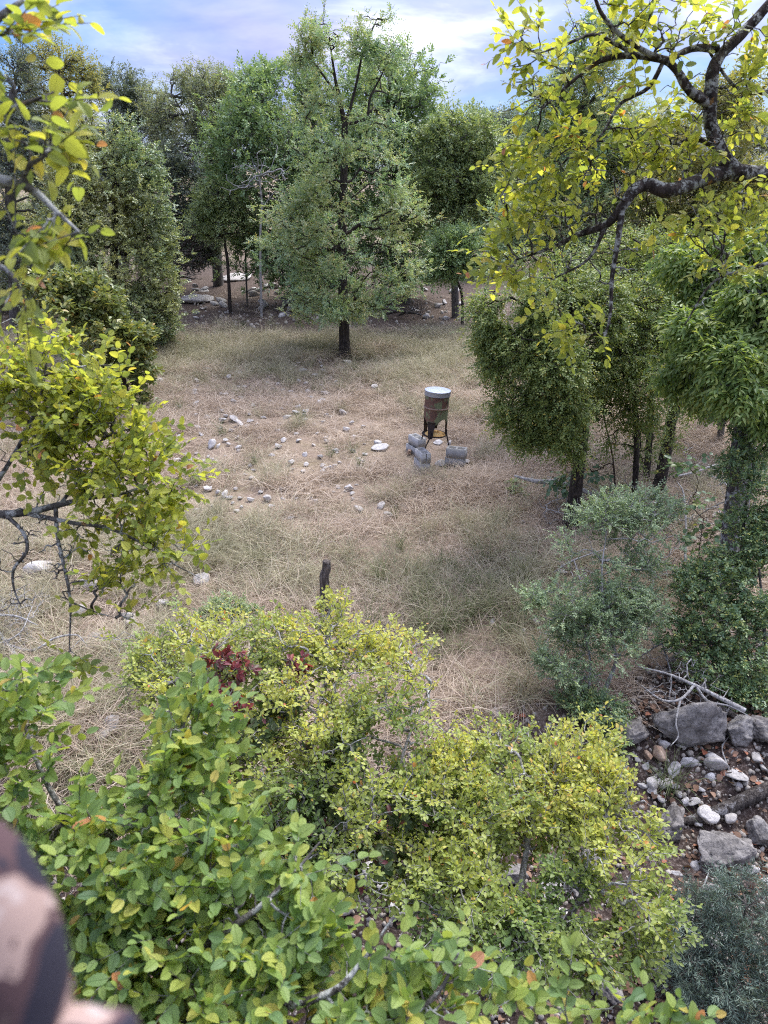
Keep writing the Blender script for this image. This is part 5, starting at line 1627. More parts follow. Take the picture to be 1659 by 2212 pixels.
def to_base(Dx, Dy, pts, r0):
    """stem from the ground under (Dx, Dy) through axis-depth points (Dx, Dy, t, r)"""
    b = G(Dx, Dy)
    out = [(b[0], b[1], b[2] - .06, r0)]
    for q in pts:
        out.append((*A(q[0], q[1], q[2]), q[3]))
    return b, out


def dep(p):
    return p[1] * CP - (p[2] - HC) * SP


b = G(1310, 1530); t0 = dep(b)
b1, s1 = to_base(1290, 1525, [(1315, 1470, t0 - .05, .022), (1330, 1420, t0 - .1, .018), (1310, 1340, t0 - .05, .014), (1300, 1240, t0 + .1, .010), (1310, 1150, t0 + .25, .006)], .028)
b2, s2 = to_base(1265, 1540, [(1275, 1440, t0, .014), (1260, 1360, t0, .010), (1230, 1290, t0 + .1, .005)], .018)
sp = [(1335, 1100, 50, 28, t0 + .35), (1290, 1130, 60, 30, t0 + .3), (1370, 1150, 60, 35, t0 + .35), (1420, 1090, 40, 30, t0 + .5), (1400, 1200, 50, 30, t0 + .3), (1240, 1150, 40, 22, t0 + .2), (1300, 1190, 60, 30, t0 + .2),
      (1330, 1300, 60, 40, t0 + .05), (1260, 1290, 60, 35, t0), (1390, 1320, 40, 35, t0 + .1), (1210, 1360, 50, 35, t0 - .1), (1290, 1380, 70, 40, t0 - .1), (1230, 1430, 50, 40, t0 - .15), (1160, 1290, 28, 16, t0), (1200, 1400, 40, 40, t0 - .1)]
shrub('persimmon_shrub', 'tall grey green shrub with tiny leaves and pale crooked stems', 'shrub', b, [s1, s2], lobes_from([(q[0], q[1], q[2] * 1.25, q[3] * 1.25, q[4]) for q in sp], 't'), 1450, .025, M_leaf_pers, 70, nsh=3, nlf=10, slen=.13, bark=M_bark_pale, nrm_up=.8, gap=.42, gsc=3.0)
b = G(1290, 1560); t0 = dep(b)
b1, s1 = to_base(1290, 1560, [(1300, 1540, t0 - .05, .008), (1310, 1520, t0 - .1, .005)], .012)
shrub('persimmon_shrub', 'small dark green shrub growing against the low grey boulder', 'shrub', b, [s1], lobes_from([(1300, 1535, 55, 28, t0 - .1), (1250, 1510, 45, 25, t0), (1320, 1590, 40, 22, t0 - .15)], 't'), 260, .026, M_leaf_ever, 71, nlf=9, slen=.09)
b = G(1600, 1470); t0 = dep(b)
b1, s1 = to_base(1620, 1480, [(1610, 1380, t0 - .05, .03), (1600, 1250, t0 + .1, .022), (1610, 1100, t0 + .3, .014), (1630, 980, t0 + .5, .006)], .035)
b2, s2 = to_base(1660, 1480, [(1650, 1350, t0 - .1, .02), (1640, 1230, t0, .012)], .03)
sp = [(1645, 880, 35, 35, t0 + .7), (1605, 920, 35, 25, t0 + .6), (1560, 905, 25, 15, t0 + .7), (1640, 960, 40, 50, t0 + .5), (1600, 1010, 50, 40, t0 + .4), (1640, 1080, 50, 60, t0 + .2), (1600, 1130, 40, 25, t0 + .2), (1630, 1200, 50, 60, t0), (1560, 1230, 60, 50, t0), (1500, 1270, 50, 40, t0 - .05),
      (1620, 1320, 60, 50, t0 - .1), (1540, 1340, 70, 50, t0 - .15), (1470, 1370, 50, 30, t0 - .1), (1610, 1420, 60, 50, t0 - .25), (1540, 1440, 60, 35, t0 - .3), (1630, 1500, 50, 40, t0 - .4), (1590, 1510, 40, 30, t0 - .35), (1660, 1150, 40, 80, t0 + .1)]
shrub('evergreen_shrub', 'dark glossy evergreen shrub hiding the lower part of the lichen blotched trunk', 'shrub', b, [s1, s2], lobes_from(sp, 't'), 1500, .036, M_leaf_ever, 72, nlf=9, slen=.12, nrm_up=.8)
# blue green needle like shrub at the stand's foot
b = G(1600, 2080); t0 = dep(b)
b1, s1 = to_base(1600, 2110, [(1600, 2040, t0 - .3, .012), (1610, 1960, t0 - .4, .006)], .02)
b2, s2 = to_base(1540, 2120, [(1530, 2060, t0 - .3, .010), (1520, 1990, t0 - .35, .005)], .015)
sp = [(1600, 1960, 60, 50, t0 - .35), (1640, 2030, 50, 60, t0 - .5), (1560, 2040, 70, 50, t0 - .4), (1500, 2010, 50, 40, t0 - .25), (1600, 2110, 80, 60, t0 - .6), (1500, 2110, 70, 50, t0 - .4), (1650, 2170, 60, 50, t0 - .7), (1545, 2180, 80, 40, t0 - .6), (1570, 1920, 30, 35, t0 - .2), (1495, 1950, 35, 25, t0 - .1), (1460, 2080, 40, 30, t0 - .2), (1620, 1900, 25, 30, t0 - .2)]
shrub('needle_leaved_shrub', 'bluish green shrub with narrow spiky leaves at the foot of the stony slope', 'shrub', b, [s1, s2], lobes_from(sp, 't'), 620, .044, M_leaf_blue, 73, tmpl=tmpl_leaf(.13, 2, .05), nlf=12, slen=.14, nsh=3, spread=.8, flat=.2, nrm_up=.2, gap=.1)
b = G(490, 1345); t0 = dep(b)
b1, s1 = to_base(490, 1350, [(492, 1325, t0, .006), (495, 1300, t0, .004)], .01)
shrub('agarita_shrub', 'little stiff dark green shrub behind the yellow green bush', 'shrub', b, [s1], lobes_from([(490, 1315, 40, 20, t0), (450, 1335, 25, 16, t0), (530, 1330, 30, 18, t0)], 't'), 150, .034, M_leaf_oak2, 74, slen=.12)
# seedling tufts on the slope and at the back
for i, (x, y, n, lab) in enumerate([(1113, 1075, 26, 'tiny green seedling hanging near the pale fallen branch'), (1115, 1060, 24, 'small leafy sprig beside the pale fallen branch')]):
    b = G(x, y); t0 = dep(b)
    b1, s1 = to_base(x, y + 8, [(x, y, t0 - .05, .004), (x + 4, y - 12, t0 - .1, .002)], .005)
    shrub('seedling', lab, 'seedling', b, [s1], lobes_from([(x, y - 8, 20, 14, t0 - .05)], 't'), n, .05, M_leaf_oak2, 75 + i, slen=.1, nsh=2, nlf=5)

# vine with big soft leaves over the drooping elm
b = G(1330, 1120); t0 = dep(b)
s1 = [(b[0], b[1], b[2] - .05, .02), (*A(1325, 1000, t0 - .1), .015), (*A(1300, 880, t0 - .3), .012), (*A(1290, 790, t0 - .4), .006)]
tree('grape_vine', 'vine with broad blue green leaves hanging over the drooping elm', 'vine', b, [s1], lobes_from([(1290, 790, 45, 40, t0 - .6), (1340, 760, 45, 35, t0 - .5), (1290, 850, 30, 40, t0 - .6), (1390, 790, 30, 30, t0 - .5), (1330, 700, 40, 30, t0 - .3), (1300, 1020, 22, 40, t0 - .3), (1220, 1040, 30, 30, t0 - .3)], 't'), 170,
     tmpl_leaf(.95, 3, .12), .085, M_leaf_vine, M_bark_twig, nsh=1, nlf=4, slen=.22, tip=.003, mxr=.012, droop=.5, seed=80, tname='stem')
b = G(1520, 1260); t0 = dep(b)
s1 = [(b[0], b[1], b[2] - .05, .012), (*A(1510, 1200, t0 - .1), .008), (*A(1520, 1120, t0 - .1), .005)]
tree('grape_vine', 'vine with broad pale leaves climbing beside the lichen blotched trunk', 'vine', b, [s1], lobes_from([(1520, 1150, 30, 35, t0 - .1), (1560, 1130, 25, 30, t0 - .1), (1530, 1230, 25, 25, t0 - .1), (1500, 1080, 30, 20, t0), (1480, 1000, 30, 15, t0 + .2)], 't'), 70,
     tmpl_leaf(.95, 3, .12), .08, M_leaf_vine, M_bark_twig, nsh=1, nlf=4, slen=.18, tip=.002, mxr=.008, droop=.5, seed=81, tname='stem')


# ---- dead wood
def deadbranch(name, label, polys, lobes, n, mat, seed, tip=.003, cat='dead branch', mxr=.014, jit=.2):
    rng = np.random.default_rng(seed)
    base = polys[0][0][:3]
    root = thing(name, label, cat, base)
    sn = []
    for i, pl in enumerate(polys):
        P = np.array([q[:3] for q in pl]); r = np.array([q[3] for q in pl]) * (1.35 if mat is M_dead else 1.0)
        V, F = limb_mesh(P, r, 7, max(10, 5 * len(P)), .08, seed + i)
        build('limb', V, F, mat, root, smooth=True)
        C, _ = resample(P, r, 5 * len(P))
        sn += list(C)
    if n:
        an = sample_lobes(lobes, n, rng, .2)
        PL, cnt = grow(sn, [0] * len(sn), an, rng, alpha=.5, jit=jit, up=.0)
        V, F = wood(PL, cnt, tip, mxr)
        tw = build('twigs', V, F, mat, root)
        tw['kind'] = 'stuff'
    return root


def gpt(Dx, Dy, h, r):
    """point h above the ground whose pixel is (Dx, Dy)"""
    d = raydir(Dx, Dy); z = 0.0
    for _ in range(20):
        t = (z + h - HC) / d[2]; p = np.array([0, 0, HC]) + d * t
        z = .5 * z + .5 * float(terrain(p[0], p[1]))
    return (p[0], p[1], z + h, r)


def gl_(spec, h):
    out = []
    for (x, y, rx, ry, rz) in spec:
        p = np.array(gpt(x, y, h, 0)[:3]); q = dpx(p)
        out.append((p, (rx * q, ry * q * 1.5, rz)))
    return out


deadbranch('dead_branch', 'white bleached dead branch sprawling above the biggest boulder',
           [[gpt(1610, 1535, .30, .02), gpt(1560, 1510, .35, .018), gpt(1500, 1480, .42, .015), gpt(1440, 1455, .45, .010), gpt(1378, 1440, .42, .004)],
            [gpt(1500, 1480, .42, .012), gpt(1470, 1510, .4, .011), gpt(1430, 1512, .36, .009), gpt(1385, 1480, .34, .003)],
            [gpt(1470, 1510, .4, .010), gpt(1460, 1560, .32, .008), gpt(1465, 1590, .26, .006), gpt(1450, 1610, .25, .003)],
            [gpt(1505, 1485, .42, .012), gpt(1530, 1515, .36, .010), gpt(1575, 1525, .32, .007), gpt(1615, 1545, .3, .003)]],
           gl_([(1500, 1475, 70, 40, .12), (1540, 1520, 60, 25, .1), (1440, 1500, 50, 30, .1), (1510, 1440, 30, 25, .12)], .38), 120, M_dead, 91)
deadbranch('dead_sapling', 'pale dead sapling with stiff side twigs in front of the leaning dark trunk',
           [[gpt(1480, 1215, .1, .015), gpt(1482, 1150, .4, .013), gpt(1480, 1100, .65, .012), gpt(1475, 1060, .85, .010), gpt(1462, 1040, .95, .005)],
            [gpt(1455, 1030, 1.0, .012), gpt(1500, 1020, 1.0, .013), gpt(1550, 1005, 1.05, .015), gpt(1610, 1010, 1.05, .012)],
            [gpt(1545, 1015, 1.0, .010), gpt(1575, 1055, .85, .008), gpt(1600, 1085, .75, .004)]],
           gl_([(1480, 1090, 60, 50, .25), (1550, 1030, 60, 30, .2), (1470, 960, 25, 30, .1), (1580, 1080, 40, 30, .15)], .85), 90, M_dead, 92, mxr=.009)
deadbranch('dead_branch', 'long pale fallen branch in front of the drooping elm trunk',
           [[gpt(1112, 1028, .35, .012), gpt(1160, 1040, .4, .03), gpt(1210, 1043, .42, .035), gpt(1265, 1062, .4, .03), gpt(1290, 1075, .38, .014)]],
           gl_([(1150, 1035, 40, 20, .15), (1240, 1040, 40, 25, .2), (1200, 1110, 50, 30, .2)], .4), 50, M_dead, 93)
deadbranch('dead_branch', 'thin grey dead twigs tangled above the grey green shrub', [[gpt(1170, 1095, .3, .006), gpt(1230, 1110, .45, .009), gpt(1300, 1090, .6, .007), gpt(1380, 1060, .7, .004)]],
           gl_([(1250, 1080, 80, 40, .3), (1330, 1060, 60, 30, .3)], .6), 80, M_bark_pale, 94)
deadbranch('dead_branch', 'white twiggy dead branch lying under the grey green shrub',
           [[gpt(1165, 1365, .25, .004), gpt(1230, 1385, .3, .009), gpt(1260, 1395, .3, .008), gpt(1290, 1380, .35, .006)], [gpt(1180, 1465, .2, .004), gpt(1240, 1470, .25, .008), gpt(1300, 1455, .3, .007)]],
           gl_([(1220, 1400, 60, 30, .15), (1230, 1470, 50, 20, .1)], .25), 50, M_dead, 95)
deadbranch('dead_brush', 'tangle of fine silvery dead brush below the lichen covered branch',
           [[gpt(-40, 1330, .25, .012), gpt(30, 1330, .35, .01), gpt(80, 1350, .3, .006)], [gpt(-30, 1400, .2, .010), gpt(40, 1370, .35, .008), gpt(70, 1310, .45, .004)]],
           gl_([(30, 1320, 70, 50, .25), (20, 1370, 70, 40, .2), (60, 1290, 60, 30, .25)], .35), 330, M_dead, 96, tip=.0018, mxr=.006)
deadbranch('dead_branch', 'knotted grey dead branch lying in the grass at the frame edge',
           [[gpt(-20, 1345, .15, .028), gpt(15, 1390, .2, .024), gpt(45, 1430, .2, .022), gpt(75, 1460, .15, .02)], [gpt(15, 1392, .2, .018), gpt(70, 1405, .25, .017), gpt(120, 1378, .28, .014), gpt(165, 1372, .26, .011), gpt(185, 1390, .2, .006)],
            [gpt(200, 1375, .25, .006), gpt(250, 1382, .28, .008), gpt(300, 1372, .28, .006), gpt(335, 1392, .2, .003)]],
           gl_([(150, 1390, 90, 30, .12), (280, 1395, 60, 25, .12)], .2), 60, M_bark_pale, 97)
deadbranch('fallen_log', 'cracked dark grey log fallen across the stony slope',
           [[gpt(1690, 1690, .06, .075), gpt(1640, 1712, .05, .072), gpt(1570, 1745, .05, .066), gpt(1510, 1768, .045, .055), gpt(1455, 1778, .03, .028)]], None, 0, M_deaddark, 98, cat='log')
deadbranch('fallen_log', 'dark broken branch lying beside the dead white branch under the evergreen shrub',
           [[gpt(1480, 1400, .05, .04), gpt(1450, 1430, .05, .035), gpt(1445, 1460, .04, .03)], [gpt(1530, 1520, .06, .045), gpt(1590, 1550, .06, .04), gpt(1640, 1600, .05, .03)]], None, 0, M_deaddark, 99, cat='log')
deadbranch('fallen_stick', 'short dark broken stick between the two reddish rocks and grey rocks',
           [[gpt(1413, 1690, .02, .012), gpt(1430, 1668, .03, .014), gpt(1446, 1648, .04, .010)]], None, 0, M_deaddark, 100, cat='stick')
deadbranch('fallen_stick', 'pale bent stick lying over the lichen grey boulder',
           [[gpt(1532, 1880, .05, .006), gpt(1520, 1925, .1, .010), gpt(1540, 1960, .12, .010), gpt(1538, 2010, .1, .006)]], None, 0, M_bark_pale, 101, cat='stick')
deadbranch('fallen_stick', 'tan weathered stick standing upslope of the fallen log',
           [[gpt(1585, 1690, .02, .008), gpt(1570, 1650, .04, .010), gpt(1560, 1615, .06, .008), gpt(1575, 1590, .05, .005)]], None, 0, M_bark_pale, 102, cat='stick')
deadbranch('fallen_stick', 'thin dark forked stick among the grey rocks of the slope',
           [[gpt(1435, 1745, .02, .005), gpt(1470, 1735, .03, .006), gpt(1500, 1728, .03, .005)], [gpt(1490, 1730, .03, .005), gpt(1480, 1690, .04, .004)]], None, 0, M_deaddark, 103, cat='stick')
for i, (x, y, h0, n_, lab) in enumerate([(1400, 1180, .5, 90, 'fine white dead twigs standing beside the grey green shrub'), (1250, 1210, .4, 70, 'pale dead twigs hanging at the clearing side of the grey green shrub'), (1560, 1090, .7, 90, 'tangle of white dead twigs in front of the lichen blotched trunk'),
                                   (1440, 1390, .4, 80, 'grey dead twigs under the evergreen shrub edge')]):
    deadbranch('dead_branch', lab, [[gpt(x - 60, y + 30, h0 * .3, .006), gpt(x - 10, y, h0, .009), gpt(x + 60, y - 25, h0 * 1.3, .004)], [gpt(x - 10, y, h0, .007), gpt(x + 10, y + 70, h0 * .5, .006), gpt(x + 5, y + 120, .05, .008)]],
               gl_([(x, y, 80, 40, h0 * .5), (x + 20, y + 40, 60, 40, h0 * .4)], h0), n_, M_dead, 130 + i, tip=.0026, mxr=.007)
for i, (x, y, lab) in enumerate([(380, 595, 'heap of dark fallen limbs beside the dense leafy tree'), (870, 672, 'dark brush pile on the stony rise behind the sunny side of the tall elm'), (640, 640, 'pale dead twigs sticking out beneath the lower boughs of the tall elm')]):
    deadbranch('brush_pile', lab, [[gpt(x - 35, y + 5, .2, .05), gpt(x, y, .35, .05), gpt(x + 40, y + 8, .2, .03)], [gpt(x - 25, y - 8, .3, .04), gpt(x + 10, y + 4, .3, .04), gpt(x + 50, y - 4, .15, .02)], [gpt(x - 10, y + 10, .1, .03), gpt(x + 30, y - 6, .5, .02)]],
               gl_([(x, y, 55, 18, .3), (x + 20, y - 5, 40, 15, .35)], .3), 90, M_dead if i == 2 else M_deaddark, 110 + i, tip=.008, mxr=.03, cat='brush pile')
# dark dead brush at the foot of the leafy tree
deadbranch('dead_brush', 'dark leafless thicket between the dense leafy tree and the crooked small tree', [[gpt(420, 580, .1, .05), gpt(415, 550, .9, .04), gpt(425, 510, 1.8, .02)], [gpt(435, 580, .1, .04), gpt(445, 540, 1.0, .03)], [gpt(400, 580, .1, .04), gpt(395, 540, 1.2, .02)]],
           [(AY(415, 540, 30), (1.0, 1.0, 1.0)), (AY(420, 500, 30), (.9, .9, .9)), (AY(400, 570, 30), (1.1, .8, .5))], 420, M_deaddark, 120, tip=.010, mxr=.03)

# ================================================================== NEAR BUSH WITH GREY TWIGS
b = G(700, 1930); t0 = dep(b)
K1 = [(430, 1405, 140, 50, 5.9), (600, 1390, 110, 50, 5.8), (715, 1330, 35, 45, 5.9), (740, 1400, 90, 50, 5.8), (850, 1430, 110, 55, 5.7), (690, 1490, 200, 70, 5.4), (350, 1470, 80, 60, 5.7), (470, 1540, 150, 80, 5.3), (900, 1520, 90, 55, 5.4), (820, 1570, 130, 70, 5.2),
      (600, 1640, 150, 90, 5.1), (800, 1690, 160, 90, 5.0), (600, 1780, 150, 90, 4.9), (780, 1820, 150, 90, 4.8), (560, 1880, 120, 60, 4.75), (1000, 1560, 35, 30, 5.3), (700, 1900, 120, 60, 4.7), (420, 1660, 100, 70, 5.2), (930, 1610, 70, 60, 5.2), (900, 1700, 80, 60, 5.05), (320, 1420, 50, 30, 5.9), (1010, 1610, 50, 40, 5.25)]
b1, s1 = to_base(720, 1960, [(715, 1880, 4.95, .026), (690, 1760, 5.05, .022), (670, 1640, 5.2, .016), (690, 1520, 5.45, .010), (720, 1400, 5.75, .004)], .035)
b2, s2 = to_base(600, 1960, [(590, 1860, 4.95, .022), (560, 1740, 5.1, .018), (520, 1600, 5.3, .012), (460, 1470, 5.6, .005)], .03)
b3, s3 = to_base(800, 1960, [(810, 1870, 4.95, .02), (840, 1740, 5.1, .016), (880, 1600, 5.3, .010), (930, 1480, 5.5, .004)], .025)
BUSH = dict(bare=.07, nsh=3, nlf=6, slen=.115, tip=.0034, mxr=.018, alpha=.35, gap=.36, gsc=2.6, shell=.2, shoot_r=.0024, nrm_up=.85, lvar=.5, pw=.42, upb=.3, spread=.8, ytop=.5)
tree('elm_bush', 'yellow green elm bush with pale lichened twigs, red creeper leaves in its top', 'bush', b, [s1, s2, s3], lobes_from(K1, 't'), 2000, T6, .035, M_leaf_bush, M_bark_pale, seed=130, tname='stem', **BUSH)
b = G(1150, 2040); t0 = dep(b)
K2 = [(1100, 1650, 130, 45, 5.4), (1260, 1650, 100, 55, 5.3), (1330, 1700, 50, 50, 5.2), (1010, 1690, 70, 50, 5.3), (1150, 1750, 200, 80, 5.1), (1000, 1810, 130, 80, 4.9), (1300, 1790, 110, 80, 5.0), (1100, 1880, 180, 80, 4.75), (1330, 1900, 110, 90, 4.75), (1400, 1860, 55, 50, 4.85),
      (1220, 2000, 160, 70, 4.6), (960, 1940, 120, 70, 4.6), (1370, 2000, 80, 80, 4.6), (1430, 1940, 45, 30, 4.7), (1080, 2020, 110, 60, 4.5), (1300, 2090, 110, 50, 4.5), (1380, 2090, 50, 60, 4.5), (980, 1650, 60, 50, 5.2), (920, 1740, 80, 70, 5.0), (880, 1860, 80, 70, 4.8), (1200, 1860, 150, 80, 4.85), (1210, 1940, 120, 60, 4.7)]
b1, s1 = to_base(1130, 2060, [(1120, 1980, 4.9, .026), (1130, 1880, 4.95, .022), (1150, 1780, 5.1, .016), (1180, 1690, 5.25, .006)], .035)
b2, s2 = to_base(1180, 2070, [(1230, 1980, 4.85, .022), (1290, 1880, 4.9, .016), (1330, 1780, 5.0, .008)], .03)
b3, s3 = to_base(1090, 2070, [(1030, 1970, 4.85, .02), (990, 1880, 4.9, .014), (980, 1780, 5.05, .006)], .026)
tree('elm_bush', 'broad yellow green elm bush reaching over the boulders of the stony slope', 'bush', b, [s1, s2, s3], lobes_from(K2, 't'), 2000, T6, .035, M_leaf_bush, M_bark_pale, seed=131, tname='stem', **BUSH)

# red and green five-fingered creeper in the bush
rng = np.random.default_rng(140)
b = G(560, 1960)
root = thing('creeper_vine', 'five fingered creeper turning crimson, threaded through the yellow green bush', 'vine', b)
b1, s1 = to_base(560, 1960, [(590, 1800, 4.95, .010), (600, 1650, 5.1, .008), (540, 1540, 5.25, .006), (480, 1450, 5.5, .003)], .012)
P_ = np.array([q[:3] for q in s1]); r_ = np.array([q[3] for q in s1])
V, F = limb_mesh(P_, r_, 6, 30, .08, 2)
build('stem', V, F, M_bark_twig, root, smooth=True)
red = lobes_from([(485, 1445, 55, 40, 5.45), (450, 1500, 35, 22, 5.3), (500, 1530, 50, 25, 5.2), (640, 1440, 25, 15, 5.4)], 't')
grn_ = lobes_from([(600, 1540, 60, 40, 5.1), (720, 1620, 50, 30, 5.0), (730, 1710, 60, 50, 4.9), (560, 1590, 60, 35, 5.05), (690, 1760, 60, 40, 4.85), (800, 1850, 80, 40, 4.7), (880, 1760, 40, 30, 4.8)], 't')
Pa = np.vstack([sample_lobes(red, 120, rng, .45), sample_lobes(grn_, 180, rng, .3)])
C, _ = resample(P_, r_, 30)
PL, cnt = grow(list(C[8:]), [0] * 22, Pa, rng, alpha=.3)
V, F = wood(PL, cnt, .0015, .006)
tw = build('twigs', V, F, M_bark_twig, root); tw['kind'] = 'stuff'
hub = Pa
nrm = norm(rng.normal(size=(300, 3)) * .45 + np.array([0, -.35, .9]))
ax = norm(np.cross(nrm, norm(rng.normal(size=(300, 3)))))
ay = np.cross(nrm, ax)
PP, DD, NN, LL, RV = [], [], [], [], []
for f_, sc_ in ((-1.5, .72), (-.75, .92), (0, 1.0), (.75, .92), (1.5, .72)):
    d = ax * math.cos(f_) + ay * math.sin(f_) - nrm * .25
    PP.append(hub); DD.append(d); NN.append(nrm); LL.append(.062 * sc_ * (.8 + .5 * rng.random(300)))
    RV.append(np.where(np.arange(300) < 120, .33 + .6 * rng.random(300), .38 * rng.random(300) + .25 * (rng.random(300) > .85)))
T, F = tmpl_leaf(.46, 3, .1, serr=.06)
V, FF, uv = leaf_geo(np.vstack(PP), np.vstack(DD), np.vstack(NN), np.concatenate(LL), T, F, rng, .4)
fo = build('foliage', V, FF, M_leaf_creep, root, uv=uv, rnd=np.repeat(np.concatenate(RV), len(T)))
fo['kind'] = 'stuff'

# ================================================================== NEAREST BRANCHES
def near(pts):
    return [(*A(q[0], q[1], q[2]), q[3]) for q in pts]


def to_ground(p, r, n=3, dx=0.0, dy=0.0):
    g = float(terrain(p[0] + dx, p[1] + dy))
    out = []
    for i in range(n):
        t = i / n
        out.append((p[0] + dx * (1 - t), p[1] + dy * (1 - t), g - .1 + (p[2] - g + .1) * t, r * (1.35 - .35 * t)))
    return out


NEAR = dict(nsh=2, nlf=7, slen=.12, tip=.0016, mxr=.012, alpha=.35, shell=.1, shoot_r=.0013, nrm_up=.5, lvar=.5, pw=.5, upb=.1, spread=.75, flat=.55, sides=6, jit=.16, seed_from=.5)

# elm whose lichen covered limbs cross the upper corner (its trunk stands outside the picture)
l1 = near([(1900, 330, 3.2, .055), (1760, 362, 3.1, .040), (1659, 376, 3.05, .033), (1560, 374, 3.0, .031), (1490, 398, 2.95, .029), (1440, 412, 2.9, .028), (1400, 400, 2.9, .027), (1368, 412, 2.9, .024), (1345, 445, 2.9, .019), (1310, 485, 2.95, .015), (1255, 505, 3.0, .012), (1190, 535, 3.05, .008), (1120, 560, 3.1, .003)])
trk = to_ground(np.array(l1[0][:3]), .10, 4, 2.0, -.2) + [l1[0]]
l2 = near([(1590, 374, 3.0, .034), (1558, 330, 2.98, .03), (1536, 270, 2.95, .026), (1534, 210, 2.92, .025), (1542, 150, 2.9, .025), (1560, 115, 2.9, .022), (1610, 65, 2.9, .02), (1660, 10, 2.88, .017), (1700, -50, 2.85, .012)])
l3 = near([(1536, 228, 2.93, .021), (1490, 195, 2.85, .018), (1464, 155, 2.82, .015), (1435, 130, 2.8, .014), (1375, 120, 2.8, .013), (1312, 126, 2.8, .011), (1265, 152, 2.8, .008), (1215, 195, 2.8, .006), (1170, 235, 2.8, .003)])
l4 = near([(1550, 105, 2.9, .016), (1495, 105, 2.88, .013), (1440, 128, 2.82, .012), (1395, 112, 2.75, .010), (1340, 75, 2.7, .009), (1300, 30, 2.65, .007), (1280, -20, 2.6, .005)])
l5 = near([(1375, 120, 2.8, .009), (1330, 95, 2.78, .008), (1280, 75, 2.75, .007), (1225, 95, 2.75, .005), (1165, 115, 2.75, .003)])
l6 = near([(1345, 440, 2.9, .013), (1335, 520, 2.92, .011), (1322, 600, 2.95, .009), (1318, 680, 2.95, .006), (1300, 750, 2.95, .003)])
l7 = near([(1310, 485, 2.95, .010), (1270, 560, 3.0, .006), (1200, 600, 3.05, .003)])
l8 = near([(1556, 330, 2.98, .012), (1500, 300, 3.05, .009), (1420, 330, 3.1, .007), (1340, 330, 3.15, .004)])
l9 = near([(1700, 560, 3.0, .010), (1620, 580, 3.0, .008), (1540, 610, 3.0, .005), (1480, 700, 3.0, .003)])
l10 = near([(1700, 180, 3.0, .012), (1640, 200, 3.0, .010), (1580, 180, 2.95, .007), (1500, 60, 2.9, .004)])
l11 = near([(1435, 130, 2.8, .009), (1400, 190, 2.85, .009), (1340, 225, 2.9, .007), (1300, 290, 2.9, .005), (1250, 340, 2.95, .003)])
sp = [(1160, 260, 70, 90, 2.85), (1130, 400, 75, 80, 3.0), (1090, 480, 60, 45, 3.05), (1110, 560, 70, 50, 3.05), (1210, 190, 80, 70, 2.8), (1240, 330, 80, 80, 2.95), (1340, 330, 80, 70, 3.0), (1420, 280, 60, 60, 3.0), (1450, 350, 90, 40, 3.05), (1600, 250, 60, 90, 3.0), (1640, 120, 40, 70, 2.95),
      (1400, 50, 120, 50, 2.75), (1250, 70, 100, 60, 2.75), (1150, 80, 45, 50, 2.75), (1520, 60, 80, 50, 2.85), (1250, 720, 55, 30, 2.95), (1310, 690, 30, 30, 2.95), (1200, 470, 80, 50, 3.0), (1480, 480, 90, 40, 3.0), (1620, 430, 60, 60, 3.0), (1560, 560, 80, 40, 3.0), (1180, 600, 60, 30, 3.0), (1350, 180, 60, 40, 2.85), (1200, 670, 30, 30, 3.0)]
tree('elm_tree', 'near elm with black lichen crusted limbs and yellowing leaves against the bright sky', 'tree', base_of(trk), [trk, l1, l2, l3, l4, l5, l6, l7, l8, l9, l10, l11], lobes_from(sp, 't'), 300, TN[0], .034, M_leaf_yel, M_bark_elm, n_twig=260, twig_lobes=lobes_from([(1300, 400, 120, 120, 2.95), (1200, 200, 120, 80, 2.8), (1340, 560, 60, 120, 2.95), (1500, 250, 130, 100, 2.95), (1600, 130, 60, 80, 2.9), (1250, 540, 120, 60, 3.0), (1400, 60, 150, 50, 2.75), (1560, 500, 100, 70, 3.0), (1320, 640, 40, 60, 2.95)], 't'), seed=150, single=300, single_mat=M_leaf_yel_o,
     **{**NEAR, 'droop': .15, 'bare': .12, 'rough': .13})

# elm reaching in from the other side
l1 = near([(-420, 1180, 2.6, 0.0310), (-200, 1140, 2.65, 0.0223), (-60, 1115, 2.7, 0.0161), (50, 1108, 2.7, 0.0136), (130, 1090, 2.7, 0.0112), (200, 1075, 2.7, 0.0074), (270, 1065, 2.7, 0.0050), (340, 1035, 2.75, 0.0025)])
trk = to_ground(np.array(l1[0][:3]), .085, 4, -.15, -.1) + [l1[0]]
l2 = near([(70, 1112, 2.7, 0.0099), (160, 1130, 2.65, 0.0074), (230, 1140, 2.65, 0.0062), (300, 1170, 2.65, 0.0050), (370, 1215, 2.65, 0.0031), (435, 1250, 2.65, 0.0012)])
l3 = near([(120, 1095, 2.7, 0.0087), (125, 1160, 2.65, 0.0068), (140, 1230, 2.6, 0.0062), (152, 1300, 2.6, 0.0050), (150, 1400, 2.6, 0.0019)])
l4 = near([(152, 1300, 2.6, 0.0037), (200, 1320, 2.6, 0.0025), (250, 1335, 2.6, 0.0012)])
l5 = near([(10, 1110, 2.7, 0.0081), (50, 1150, 2.65, 0.0068), (58, 1190, 2.62, 0.0062), (30, 1230, 2.6, 0.0056), (30, 1270, 2.6, 0.0037), (45, 1310, 2.6, 0.0019)])
l6 = near([(-60, 1115, 2.7, 0.0112), (20, 1000, 2.7, 0.0081), (80, 880, 2.7, 0.0062), (100, 790, 2.7, 0.0037), (110, 720, 2.7, 0.0019)])
l7 = near([(-100, 860, 2.7, 0.0099), (20, 840, 2.7, 0.0074), (100, 810, 2.7, 0.0056), (190, 790, 2.75, 0.0031), (260, 790, 2.75, 0.0019)])
